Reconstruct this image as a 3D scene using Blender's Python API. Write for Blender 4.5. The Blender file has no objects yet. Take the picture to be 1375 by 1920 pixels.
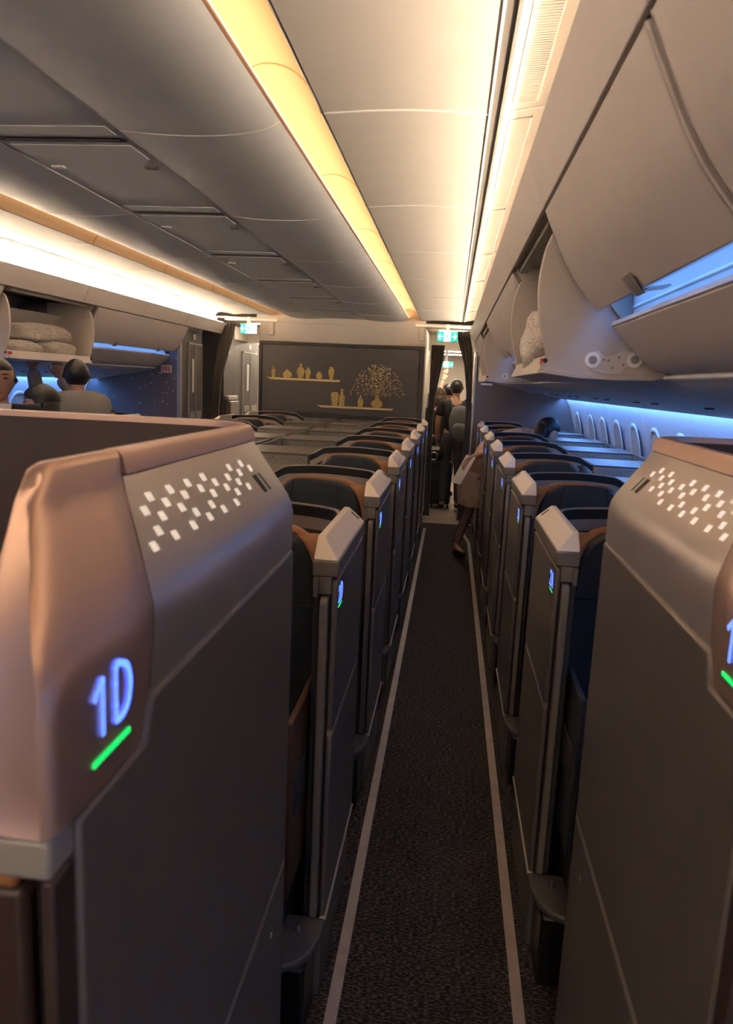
import bpy, bmesh, math, random
from math import sin, cos, pi, radians, sqrt
from mathutils import Vector, Matrix
random.seed(7)
SC = bpy.context.scene
COL = SC.collection

# ------------------------------------------------------------------ camera
cam_d = bpy.data.cameras.new('camera'); cam = bpy.data.objects.new('camera', cam_d); COL.objects.link(cam)
FPX = 1387.0
cam_d.sensor_fit = 'VERTICAL'; cam_d.sensor_height = 36.0; cam_d.lens = 36.0 * FPX / 1920.0
cam_d.dof.use_dof = True; cam_d.dof.focus_distance = 4.5; cam_d.dof.aperture_fstop = 7.5
cam_d.clip_start = 0.02; cam_d.clip_end = 100
YAW, PITCH, ROLL = radians(6.1057), radians(-9.9406), radians(2.6)
_f = Vector((-sin(YAW)*cos(PITCH), cos(YAW)*cos(PITCH), sin(PITCH)))
_r = Vector((cos(YAW), sin(YAW), 0)); _u = _r.cross(_f)
_r2 = cos(ROLL)*_r + sin(ROLL)*_u; _u2 = -sin(ROLL)*_r + cos(ROLL)*_u
M = Matrix.Identity(4)
for i in range(3):
    M[i][0] = _r2[i]; M[i][1] = _u2[i]; M[i][2] = -_f[i]
M[2][3] = 1.65
cam.matrix_world = M
SC.camera = cam

# ------------------------------------------------------------------ world, exposure
W = bpy.data.worlds.new('world'); SC.world = W; W.use_nodes = True
W.node_tree.nodes['Background'].inputs[0].default_value = (0.9, 0.85, 0.8, 1)
W.node_tree.nodes['Background'].inputs[1].default_value = 0.02
SC.view_settings.view_transform = 'Standard'; SC.view_settings.look = 'None'
SC.view_settings.gamma = 1.0; SC.view_settings.use_curve_mapping = False
SC.view_settings.exposure = 2.2
SC.cycles.max_bounces = 8; SC.cycles.diffuse_bounces = 5; SC.cycles.glossy_bounces = 3
SC.cycles.sample_clamp_indirect = 6.0
E_COVE = 2.4       # warm strip hidden above the centre ceiling panels
E_SIDE = 40.0       # warm strip hidden above the bins
E_SIDE_L = 32.0     # the same strip on the far side of the cabin, turned up brighter
E_WALL = 11.0       # blue strip washing the side walls
E_BIN = 3.0         # blue strip in the bin handle channels
E_GALLEY = 20.0
E_ENTRY_FILL = 6.0      # added fill panels on the unseen ceiling behind the photographer
C_COVE = (1.0, 0.52, 0.20); C_SIDE = (1.0, 0.77, 0.54); C_BLUE = (0.13, 0.35, 1.0)

CX = -1.28          # plane of symmetry of the cabin

# ------------------------------------------------------------------ materials
def mat(name, col, rough=0.5, metal=0.0, var=0.06, scale=8.0, bump=0.0, bscale=120.0, spec=0.5, emit=None, es=0.0, coat=0.0, sheen=0.0):
    m = bpy.data.materials.new(name); m.use_nodes = True
    nt = m.node_tree; b = nt.nodes['Principled BSDF']
    b.inputs['Roughness'].default_value = rough; b.inputs['Metallic'].default_value = metal
    b.inputs['Specular IOR Level'].default_value = spec
    b.inputs['Coat Weight'].default_value = coat
    b.inputs['Sheen Weight'].default_value = sheen
    tc = nt.nodes.new('ShaderNodeTexCoord')
    n = nt.nodes.new('ShaderNodeTexNoise'); n.inputs['Scale'].default_value = scale; n.inputs['Detail'].default_value = 3
    nt.links.new(tc.outputs['Object'], n.inputs['Vector'])
    r = nt.nodes.new('ShaderNodeValToRGB')
    r.color_ramp.elements[0].position = 0.3; r.color_ramp.elements[1].position = 0.7
    r.color_ramp.elements[0].color = tuple(c*(1-var) for c in col) + (1,)
    r.color_ramp.elements[1].color = tuple(min(1, c*(1+var)) for c in col) + (1,)
    nt.links.new(n.outputs['Fac'], r.inputs['Fac']); nt.links.new(r.outputs['Color'], b.inputs['Base Color'])
    if bump > 0:
        n2 = nt.nodes.new('ShaderNodeTexNoise'); n2.inputs['Scale'].default_value = bscale; n2.inputs['Detail'].default_value = 4
        nt.links.new(tc.outputs['Object'], n2.inputs['Vector'])
        bp = nt.nodes.new('ShaderNodeBump'); bp.inputs['Strength'].default_value = bump; bp.inputs['Distance'].default_value = 0.01
        nt.links.new(n2.outputs['Fac'], bp.inputs['Height']); nt.links.new(bp.outputs['Normal'], b.inputs['Normal'])
    if emit:
        b.inputs['Emission Color'].default_value = emit + (1,); b.inputs['Emission Strength'].default_value = es
    return m

MT = {}
def D(key, *a, **k): MT[key] = mat(key, *a, **k)
D('ceil', (0.60, 0.57, 0.53), 0.6, var=0.02)
D('ceil_centre', (0.60, 0.62, 0.655), 0.42, var=0.03)
D('joint', (0.90, 0.87, 0.82), 0.5)
D('dark', (0.02, 0.02, 0.02), 0.5)
D('rail', (0.10, 0.09, 0.085), 0.4)
D('copper_rail', (0.62, 0.36, 0.25), 0.35, 0.3)
D('bin', (0.52, 0.465, 0.43), 0.5, var=0.02, bump=0.02, bscale=400)
D('bin_in', (0.52, 0.48, 0.43), 0.6, var=0.03)
D('psu', (0.55, 0.53, 0.52), 0.5)
D('sidewall', (0.62, 0.62, 0.62), 0.6, var=0.02)
D('shade', (0.50, 0.43, 0.35), 0.7)
D('metal', (0.55, 0.54, 0.52), 0.3, 0.9)
D('bracket', (0.64, 0.58, 0.54), 0.5)
D('latch', (0.34, 0.31, 0.28), 0.35, 0.5)
D('taupe', (0.19, 0.163, 0.147), 0.40, 0.45, var=0.03, bump=0.03, bscale=900)
D('skirt', (0.12, 0.107, 0.097), 0.45, 0.2, var=0.04)
D('cap', (0.90, 0.79, 0.66), 0.42, 0.1, var=0.02)
D('capside', (0.25, 0.22, 0.195), 0.36, 0.3, var=0.02)
D('copper', (0.62, 0.42, 0.335), 0.38, 0.8, var=0.02, bump=0.015, bscale=700)
D('grey1', (0.56, 0.50, 0.46), 0.36, 0.8, var=0.02, bump=0.015, bscale=900)
D('brown', (0.05, 0.03, 0.025), 0.4, 0.1)
D('black', (0.008, 0.008, 0.009), 0.35)
D('band', (0.50, 0.46, 0.42), 0.32, 0.7, var=0.15, scale=3)
D('shell', (0.045, 0.042, 0.042), 0.5)
D('trimline', (0.60, 0.54, 0.47), 0.3, 0.6)
D('console', (0.30, 0.285, 0.265), 0.45, 0.2, var=0.04)
D('leather', (0.034, 0.043, 0.054), 0.42, var=0.12, bump=0.10, bscale=260)
D('tan', (0.34, 0.145, 0.055), 0.5, var=0.08, bump=0.08, bscale=300)
D('tan_shaded', (0.11, 0.045, 0.02), 0.55, var=0.08)  # the seat tan darkened, shade beside the door put into the colour
D('cushion', (0.055, 0.045, 0.042), 0.75, var=0.15, bump=0.1, bscale=300)
D('white', (0.80, 0.80, 0.78), 0.5)
D('red', (0.60, 0.03, 0.04), 0.5)
D('wallgrey', (0.105, 0.097, 0.095), 0.55, var=0.05)
D('frame', (0.34, 0.32, 0.30), 0.4, 0.4)
D('curtain', (0.075, 0.056, 0.045), 0.9, var=0.25, scale=30, sheen=0.3)
D('beige', (0.56, 0.51, 0.45), 0.6, var=0.02)
D('green', (0.01, 0.30, 0.22), 0.5, emit=(0.01, 0.55, 0.40), es=0.3)
D('lit', (0.8, 0.85, 0.82), 0.5, emit=(0.75, 0.95, 0.88), es=0.5)
D('redprint', (0.7, 0.12, 0.10), 0.5)
D('blue_lit', (0.2, 0.35, 0.9), 0.5, emit=(0.10, 0.20, 1.0), es=0.42)
D('green_lit', (0.02, 0.6, 0.2), 0.5, emit=(0.0, 0.62, 0.10), es=0.32)
D('gem', (0.75, 0.70, 0.62), 0.35, emit=(1.0, 0.86, 0.70), es=0.11)
D('strip', (0.36, 0.29, 0.265), 0.45, var=0.12, scale=14)
D('skin', (0.52, 0.30, 0.21), 0.5, var=0.05, scale=30)
D('skin2', (0.46, 0.25, 0.17), 0.5, var=0.05, scale=30)
D('stocking', (0.20, 0.115, 0.09), 0.55)
D('hair', (0.010, 0.009, 0.009), 0.42, var=0.4, scale=60, bump=0.3, bscale=180)
D('hair_brown', (0.075, 0.045, 0.03), 0.5, var=0.4, scale=60, bump=0.3, bscale=180)
D('hair_grey', (0.14, 0.12, 0.11), 0.5, var=0.4, scale=60, bump=0.3, bscale=180)
D('cloth_black', (0.014, 0.014, 0.016), 0.85, bump=0.1, bscale=200)
D('cloth_navy', (0.018, 0.022, 0.035), 0.8, bump=0.1, bscale=200)
D('cloth_jean', (0.05, 0.055, 0.065), 0.85, bump=0.1, bscale=200)
D('cloth_red', (0.50, 0.03, 0.03), 0.8, bump=0.1, bscale=200)
D('cloth_taupe', (0.62, 0.46, 0.34), 0.8, var=0.10, scale=18, bump=0.1, bscale=200)
D('cloth_grey', (0.25, 0.235, 0.22), 0.8, var=0.06, bump=0.1, bscale=200)
D('cloth_white', (0.72, 0.72, 0.74), 0.8, bump=0.1, bscale=200)
D('pack', (0.13, 0.135, 0.14), 0.8, bump=0.2, bscale=200)
D('case', (0.012, 0.014, 0.020), 0.4, var=0.2)
D('orange', (0.62, 0.25, 0.05), 0.6)
D('bluebag', (0.012, 0.025, 0.16), 0.5, var=0.5, scale=12)
D('lips', (0.42, 0.13, 0.12), 0.4)
D('eye', (0.02, 0.015, 0.012), 0.2)

def emis(name, col, s):
    m = bpy.data.materials.new(name); m.use_nodes = True; nt = m.node_tree
    for n in list(nt.nodes): nt.nodes.remove(n)
    o = nt.nodes.new('ShaderNodeOutputMaterial'); e = nt.nodes.new('ShaderNodeEmission')
    e.inputs[0].default_value = col + (1,); e.inputs[1].default_value = s
    nt.links.new(e.outputs[0], o.inputs[0]); MT[name] = m
emis('led_cove', C_COVE, E_COVE); emis('led_side', C_SIDE, E_SIDE); emis('led_side_far', C_SIDE, E_SIDE_L); emis('led_up_extra', C_SIDE, 14.0)
emis('led_wall', C_BLUE, E_WALL); emis('led_bin', C_BLUE, E_BIN); emis('led_entry_fill', (1.0, 0.84, 0.68), E_ENTRY_FILL); emis('led_galley', (1.0, 0.80, 0.58), E_GALLEY)

def carpet():
    m = bpy.data.materials.new('carpet'); m.use_nodes = True; nt = m.node_tree; b = nt.nodes['Principled BSDF']
    b.inputs['Roughness'].default_value = 0.9; b.inputs['Specular IOR Level'].default_value = 0.15
    tc = nt.nodes.new('ShaderNodeTexCoord'); mp = nt.nodes.new('ShaderNodeMapping')
    mp.inputs['Scale'].default_value = (70, 190, 1); nt.links.new(tc.outputs['Object'], mp.inputs['Vector'])
    v = nt.nodes.new('ShaderNodeTexNoise'); v.inputs['Scale'].default_value = 1.0; v.inputs['Detail'].default_value = 2
    nt.links.new(mp.outputs[0], v.inputs['Vector'])
    big = nt.nodes.new('ShaderNodeTexNoise'); big.inputs['Scale'].default_value = 7; big.inputs['Detail'].default_value = 4
    nt.links.new(tc.outputs['Object'], big.inputs['Vector'])
    r = nt.nodes.new('ShaderNodeValToRGB'); e = r.color_ramp.elements
    e[0].position = 0.47; e[0].color = (0.020, 0.016, 0.015, 1); e[1].position = 0.60; e[1].color = (0.105, 0.088, 0.080, 1)
    nt.links.new(v.outputs['Fac'], r.inputs['Fac'])
    mx = nt.nodes.new('ShaderNodeMixRGB'); mx.blend_type = 'MULTIPLY'; mx.inputs[0].default_value = 0.5
    r2 = nt.nodes.new('ShaderNodeValToRGB'); r2.color_ramp.elements[0].position = 0.3; r2.color_ramp.elements[0].color = (0.55, 0.5, 0.5, 1)
    r2.color_ramp.elements[1].position = 0.7; nt.links.new(big.outputs['Fac'], r2.inputs['Fac'])
    nt.links.new(r.outputs[0], mx.inputs[1]); nt.links.new(r2.outputs[0], mx.inputs[2]); nt.links.new(mx.outputs[0], b.inputs['Base Color'])
    bp = nt.nodes.new('ShaderNodeBump'); bp.inputs['Strength'].default_value = 0.6; bp.inputs['Distance'].default_value = 0.004
    nt.links.new(v.outputs['Fac'], bp.inputs['Height']); nt.links.new(bp.outputs[0], b.inputs['Normal'])
    MT['carpet'] = m
carpet()

def speckle(name, base, dot, scale, thr, rough=0.5, metal=0.0):
    m = bpy.data.materials.new(name); m.use_nodes = True; nt = m.node_tree; b = nt.nodes['Principled BSDF']
    b.inputs['Roughness'].default_value = rough; b.inputs['Metallic'].default_value = metal
    tc = nt.nodes.new('ShaderNodeTexCoord'); v = nt.nodes.new('ShaderNodeTexVoronoi'); v.inputs['Scale'].default_value = scale
    nt.links.new(tc.outputs['Object'], v.inputs['Vector'])
    r = nt.nodes.new('ShaderNodeValToRGB'); r.color_ramp.interpolation = 'LINEAR'
    e = r.color_ramp.elements; e[0].position = thr; e[0].color = dot + (1,); e[1].position = thr + 0.06; e[1].color = base + (1,)
    nt.links.new(v.outputs['Distance'], r.inputs['Fac']); nt.links.new(r.outputs[0], b.inputs['Base Color'])
    MT[name] = m
speckle('gold', (0.66, 0.47, 0.16), (0.30, 0.20, 0.07), 60, 0.35, 0.45, 0.3)
speckle('goldshelf', (0.78, 0.60, 0.28), (0.70, 0.54, 0.24), 8, 0.3, 0.4, 0.3)
speckle('perf', (0.32, 0.30, 0.27), (0.015, 0.015, 0.015), 170, 0.30, 0.5)
speckle('starry', (0.14, 0.128, 0.13), (0.60, 0.55, 0.50), 17, 0.10, 0.6)
speckle('few_stars', (0.17, 0.145, 0.14), (0.40, 0.36, 0.33), 5, 0.03, 0.55)
speckle('plastic', (0.62, 0.56, 0.49), (0.78, 0.72, 0.64), 9, 0.18, 0.25)
_b = MT['plastic'].node_tree.nodes['Principled BSDF']
_nt = MT['plastic'].node_tree
_n = _nt.nodes.new('ShaderNodeTexNoise'); _n.inputs['Scale'].default_value = 14; _n.inputs['Detail'].default_value = 6; _n.inputs['Distortion'].default_value = 1.2
_bp = _nt.nodes.new('ShaderNodeBump'); _bp.inputs['Strength'].default_value = 0.9; _bp.inputs['Distance'].default_value = 0.03
_nt.links.new(_n.outputs['Fac'], _bp.inputs['Height']); _nt.links.new(_bp.outputs[0], _b.inputs['Normal'])
speckle('wood', (0.30, 0.24, 0.19), (0.25, 0.20, 0.155), 2.0, 0.3, 0.5)
speckle('florals', (0.03, 0.028, 0.03), (0.55, 0.52, 0.50), 26, 0.16, 0.8)

# ------------------------------------------------------------------ geometry helpers
def tag(o, label=None, cat=None, group=None, kind=None):
    if label: o['label'] = label
    if cat: o['category'] = cat
    if group: o['group'] = group
    if kind: o['kind'] = kind
    return o
def empty(name, loc=(0, 0, 0), **k):
    o = bpy.data.objects.new(name, None); COL.objects.link(o); o.location = loc; o.empty_display_size = 0.1
    return tag(o, **k)
def finish(name, me, m, parent=None, smooth=None, bevel=0.0, bseg=2, **k):
    if smooth is not None:
        me.polygons.foreach_set('use_smooth', [True]*len(me.polygons))
        if smooth < 179: me.set_sharp_from_angle(angle=radians(smooth))
    me.materials.append(MT[m])
    o = bpy.data.objects.new(name, me); COL.objects.link(o)
    if parent is not None: o.parent = parent
    if bevel > 0:
        b = o.modifiers.new('bevel', 'BEVEL'); b.width = bevel; b.segments = bseg; b.limit_method = 'ANGLE'; b.angle_limit = radians(32)
        b.harden_normals = False
    return tag(o, **k)
def bm_to(name, bm, m, parent=None, recalc=True, **k):
    if recalc: bmesh.ops.recalc_face_normals(bm, faces=bm.faces[:])
    me = bpy.data.meshes.new(name); bm.to_mesh(me); bm.free()
    return finish(name, me, m, parent, **k)
def add(name, vs, fs, m, parent=None, **k):
    bm = bmesh.new(); v = [bm.verts.new(p) for p in vs]
    for f in fs:
        try: bm.faces.new([v[i] for i in f])
        except ValueError: pass
    return bm_to(name, bm, m, parent, **k)
def bbox_into(bm, a, b):
    x0, y0, z0 = a; x1, y1, z1 = b
    v = [bm.verts.new(p) for p in ((x0,y0,z0),(x1,y0,z0),(x1,y1,z0),(x0,y1,z0),(x0,y0,z1),(x1,y0,z1),(x1,y1,z1),(x0,y1,z1))]
    for f in ((0,3,2,1),(4,5,6,7),(0,1,5,4),(1,2,6,5),(2,3,7,6),(3,0,4,7)): bm.faces.new([v[i] for i in f])
def box(name, a, b, m, parent=None, bevel=0.0, **k):
    bm = bmesh.new(); bbox_into(bm, [min(p, q) for p, q in zip(a, b)], [max(p, q) for p, q in zip(a, b)])
    if bevel: k.setdefault('smooth', 40)
    return bm_to(name, bm, m, parent, bevel=bevel, **k)
def prism_bm(bm, prof, f0, f1):
    a = [bm.verts.new(f0(p)) for p in prof]; b = [bm.verts.new(f1(p)) for p in prof]; n = len(prof)
    bm.faces.new(a); bm.faces.new(b[::-1])
    for i in range(n): bm.faces.new([a[i], a[(i+1) % n], b[(i+1) % n], b[i]])
def ext_y(name, prof, y0, y1, m, parent=None, **k):
    """closed (x,z) outline extruded along y"""
    bm = bmesh.new(); prism_bm(bm, prof, lambda p: (p[0], y0, p[1]), lambda p: (p[0], y1, p[1]))
    return bm_to(name, bm, m, parent, **k)
def ext_x(name, prof, x0, x1, m, parent=None, **k):
    """closed (y,z) outline extruded along x"""
    bm = bmesh.new(); prism_bm(bm, prof, lambda p: (x0, p[0], p[1]), lambda p: (x1, p[0], p[1]))
    return bm_to(name, bm, m, parent, **k)
def ext_z(name, prof, z0, z1, m, parent=None, **k):
    bm = bmesh.new(); prism_bm(bm, prof, lambda p: (p[0], p[1], z0), lambda p: (p[0], p[1], z1))
    return bm_to(name, bm, m, parent, **k)
def thick(line, t):
    """open polyline -> closed outline, grown by t to its left"""
    out = []
    for i, p in enumerate(line):
        a = line[max(0, i-1)]; b = line[min(len(line)-1, i+1)]
        dx, dz = b[0]-a[0], b[1]-a[1]; l = sqrt(dx*dx+dz*dz) or 1
        out.append((p[0]-dz/l*t, p[1]+dx/l*t))
    return list(line) + out[::-1]
def smoothline(pts, n=4):
    out = []
    for i in range(len(pts)-1):
        p0 = pts[max(0, i-1)]; p1 = pts[i]; p2 = pts[i+1]; p3 = pts[min(len(pts)-1, i+2)]
        for k in range(n):
            t = k/n
            out.append(tuple(0.5*((2*b)+(-a+c)*t+(2*a-5*b+4*c-d)*t*t+(-a+3*b-3*c+d)*t**3) for a, b, c, d in zip(p0, p1, p2, p3)))
    out.append(tuple(pts[-1])); return out
def loft_bm(bm, rings, cap=True, closed=True):
    vr = [[bm.verts.new(p) for p in r] for r in rings]; n = len(rings[0])
    for a, b in zip(vr, vr[1:]):
        for i in range(n if closed else n-1):
            j = (i+1) % n
            bm.faces.new([a[i], a[j], b[j], b[i]])
    if cap and closed:
        bm.faces.new(vr[0]); bm.faces.new(vr[-1][::-1])
    return vr
def loft(name, rings, m, parent=None, cap=True, closed=True, **k):
    bm = bmesh.new(); loft_bm(bm, rings, cap, closed)
    return bm_to(name, bm, m, parent, **k)
def tube_bm(bm, pts, rad, n=8):
    pts = [Vector(p) for p in pts]; rings = []
    if not isinstance(rad, (list, tuple)): rad = [rad]*len(pts)
    for i, p in enumerate(pts):
        d = (pts[min(len(pts)-1, i+1)] - pts[max(0, i-1)]).normalized()
        up = Vector((0, 0, 1)) if abs(d.z) < 0.9 else Vector((1, 0, 0))
        a = d.cross(up).normalized(); b = d.cross(a)
        rings.append([p + (a*cos(2*pi*k/n) + b*sin(2*pi*k/n))*rad[i] for k in range(n)])
    loft_bm(bm, rings)
def tube(name, pts, rad, m, parent=None, n=8, **k):
    bm = bmesh.new(); tube_bm(bm, pts, rad, n); k.setdefault('smooth', 60)
    return bm_to(name, bm, m, parent, **k)
def disc_bm(bm, c, axis, r, h, n=20):
    c = Vector(c); ax = Vector(axis).normalized(); tube_bm(bm, [c, c+ax*h], r, n)
def disc(name, c, axis, r, h, m, parent=None, n=20, **k):
    bm = bmesh.new(); disc_bm(bm, c, axis, r, h, n); return bm_to(name, bm, m, parent, smooth=40, **k)
def blob(name, c, r, m, parent=None, seed=0, amp=0.12, fr=3.0, seg=28, **k):
    rnd = random.Random(seed); ph = [(rnd.uniform(0, 6), rnd.uniform(0, 6), rnd.uniform(.6, 1.6)) for _ in range(5)]
    bm = bmesh.new(); bmesh.ops.create_uvsphere(bm, u_segments=seg, v_segments=seg//2+4, radius=1)
    for v in bm.verts:
        d = 1 + amp*sum(sin(fr*q[2]*v.co.x*2+q[0])*cos(fr*q[2]*v.co.y*2+q[1])*sin(fr*v.co.z*2+q[0]-q[1]) for q in ph)/1.6
        s = [abs(t)**0.72*(1 if t >= 0 else -1) for t in v.co]   # pillowy, fuller corners
        v.co = Vector((c[0]+s[0]*r[0]*d, c[1]+s[1]*r[1]*d, c[2]+s[2]*r[2]*d))
    k.setdefault('smooth', 180)
    return bm_to(name, bm, m, parent, **k)
GLY = {'1': [[(.06,.74),(.36,1),(.36,0)]], '2': [[(0,.75),(.08,.93),(.3,1),(.52,.92),(.58,.72),(.45,.5),(0,0),(.6,0)]],
 '3': [[(0,.87),(.15,1),(.42,1),(.56,.85),(.54,.65),(.3,.53),(.54,.42),(.6,.2),(.45,.02),(.15,0),(0,.12)]], '4': [[(.45,0),(.45,1),(0,.3),(.6,.3)]],
 '5': [[(.55,1),(.08,1),(.04,.55),(.35,.62),(.57,.45),(.57,.18),(.38,0),(.12,0),(0,.12)]], '6': [[(.5,.98),(.2,.85),(.03,.5),(.03,.2),(.2,0),(.42,0),(.58,.18),(.58,.4),(.42,.57),(.2,.55),(.03,.35)]],
 '7': [[(0,1),(.58,1),(.2,0)]], '8': [[(.3,.54),(.06,.7),(.06,.88),(.22,1),(.4,1),(.55,.88),(.55,.7),(.3,.54),(.02,.35),(.02,.14),(.2,0),(.42,0),(.6,.14),(.6,.35),(.3,.54)]],
 'A': [[(0,0),(.3,1),(.6,0)],[(.11,.35),(.49,.35)]], 'D': [[(.02,0),(.02,1),(.28,1),(.5,.86),(.6,.6),(.6,.4),(.5,.14),(.28,0),(.02,0)]],
 'G': [[(.57,.8),(.4,.98),(.2,.98),(.04,.75),(.02,.3),(.2,.02),(.42,.02),(.58,.2),(.58,.46),(.34,.46)]], 'K': [[(.02,0),(.02,1)],[(.56,1),(.02,.42)],[(.2,.6),(.6,0)]]}
def stroke_text(name, s, h, m, parent, origin, right, up, rad):
    r = Vector(right); u = Vector(up); n = r.cross(u); o = Vector(origin); bm = bmesh.new()
    W = 0.6*h; gap = 0.26*h; tot = len(s)*W+(len(s)-1)*gap; x = -tot/2
    for ch in s:
        for st in GLY[ch]:
            pts = [o+r*(x+p[0]*h)+u*(p[1]*h) for p in (smoothline(st, 3) if ch in '3568DG' else st)]
            for a, b in zip(pts, pts[1:]):
                d = (b-a).normalized(); w = n.cross(d)
                q = [a-d*rad*.6+w*rad, b+d*rad*.6+w*rad, b+d*rad*.6-w*rad, a-d*rad*.6-w*rad]
                vv = [bm.verts.new(p) for p in q]+[bm.verts.new(p+n*0.0008) for p in q]
                for f in ((3,2,1,0),(4,5,6,7),(0,1,5,4),(1,2,6,5),(2,3,7,6),(3,0,4,7)): bm.faces.new([vv[i] for i in f])
        x += W+gap
    return bm_to(name, bm, m, parent)
def copy_tree(o, parent=None):
    c = o.copy(); COL.objects.link(c); c.parent = parent
    for ch in list(o.children): copy_tree(ch, c)
    return c
def mir(pts): return [(2*CX-p[0], p[1]) for p in pts]
def SX(s, x): return x if s > 0 else 2*CX-x
def SP(s, pts): return pts if s > 0 else mir(pts)

Y0, Y1 = -5.2, 14.5      # cabin extent
BULK = 8.8               # centre bulkhead

# ------------------------------------------------------------------ floor
fl = box('floor', (-4.4, Y0, -0.05), (1.9, 8.88, 0.0), 'carpet', kind='structure')
fa = empty('floor', (0, 0, 0), kind='structure')
box('vinyl_sheet', (-4.4, 8.884, -0.05), (1.9, Y1, -0.004), 'wood', fa)
yy = 8.884
k = 0
while yy < 12.4:
    for x0, x1 in ((-0.42, 0.36), (-3.0, -2.2)):
        box('plank', (x0, yy+0.002, -0.004), (x1, yy+0.158, 0.0), 'wood', fa)
    yy += 0.16
ext_z('trim_1', [(-0.228, 0.2), (-0.196, 0.2), (-0.204, 8.5), (-0.236, 8.5)], 0.0, 0.004, 'strip', kind='structure')
ext_z('trim_2', [(0.267, 0.2), (0.299, 0.2), (0.294, 7.85), (0.225, 8.4), (0.195, 8.4), (0.262, 7.85)], 0.0, 0.004, 'strip', kind='structure')
ext_z('trim_3', [(-2.365, 0.2), (-2.333, 0.2), (-2.333, 8.5), (-2.365, 8.5)], 0.0, 0.004, 'strip', kind='structure')
ext_z('trim_4', [(-2.86, 0.2), (-2.828, 0.2), (-2.828, 7.6), (-2.86, 7.6)], 0.0, 0.004, 'strip', kind='structure')

# ------------------------------------------------------------------ ceiling
ceil = empty('ceiling', (0, 0, 0), kind='structure')
box('backing', (-4.3, Y0, 2.60), (1.8, Y1, 2.64), 'ceil', ceil)
def seq(a, step, lo, hi):
    o = []
    while a > lo: a -= step
    while a < hi: o.append(a); a += step
    return o
seam_a = [Y0] + seq(2.165, 1.087, Y0+0.2, BULK-0.2) + [BULK]
seam_c = [Y0] + seq(2.29, 1.15, Y0+0.2, BULK-0.2) + [BULK]
CEND = BULK
# centre panels with slot vents
G = 0.0022
for a, b in zip(seam_c, seam_c[1:]):
    ext_y('centre_panel', thick([(CX-0.228, 2.366), (CX+0.228, 2.366)], 0.012), a+G, b-G, 'ceil_centre', ceil, bevel=0.002)
for y in (1.32, 2.385, 3.41, 4.515, 5.62, 6.72, 7.8):
    v = bmesh.new()
    pr = [(CX-0.195+0.02*cos(t)-0.0, y+0.02*sin(t)) for t in [pi/2+i*pi/8 for i in range(9)]] + [(CX+0.195+0.02*cos(t), y+0.02*sin(t)) for t in [-pi/2+i*pi/8 for i in range(9)]]
    prism_bm(v, pr, lambda p: (p[0], p[1], 2.3645), lambda p: (p[0], p[1], 2.372))
    vent = bm_to('air_slot', v, 'dark', ceil)
    box('slot_vane', (CX-0.19, y-0.003, 2.3625), (CX+0.19, y+0.002, 2.367), 'rail', vent)
    box('slot_cover', (CX-0.205, y+0.05, 2.362), (CX+0.205, y+0.20, 2.3655), 'ceil_centre', ceil, bevel=0.0015)
    box('slot_cover', (CX-0.205, y-0.13, 2.362), (CX+0.205, y-0.05, 2.3655), 'ceil_centre', ceil, bevel=0.0015)
    box('ceiling_lens', (CX-0.20, y+0.29, 2.360), (CX-0.155, y+0.315, 2.3655), 'joint', ceil)
    box('ceiling_lens', (CX+0.15, y+0.29, 2.360), (CX+0.195, y+0.315, 2.3655), 'rail', ceil)
mid = smoothline([(-1.045, 2.364), (-0.92, 2.353), (-0.80, 2.350), (-0.70, 2.354), (-0.63, 2.364), (-0.58, 2.379), (-0.553, 2.394)], 4)
vault = smoothline([(-0.66, 2.43), (-0.63, 2.475), (-0.57, 2.50), (-0.505, 2.49), (-0.455, 2.455), (-0.422, 2.405), (-0.408, 2.374)], 4)
aisle = smoothline([(-0.400, 2.374), (-0.28, 2.381), (-0.16, 2.384), (-0.04, 2.381), (0.050, 2.374)], 3)
cove2 = smoothline([(0.088, 2.376), (0.14, 2.388), (0.20, 2.395), (0.27, 2.385), (0.305, 2.33)], 3)
valance = [(0.165, 2.262), (0.216, 2.142)]
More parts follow.
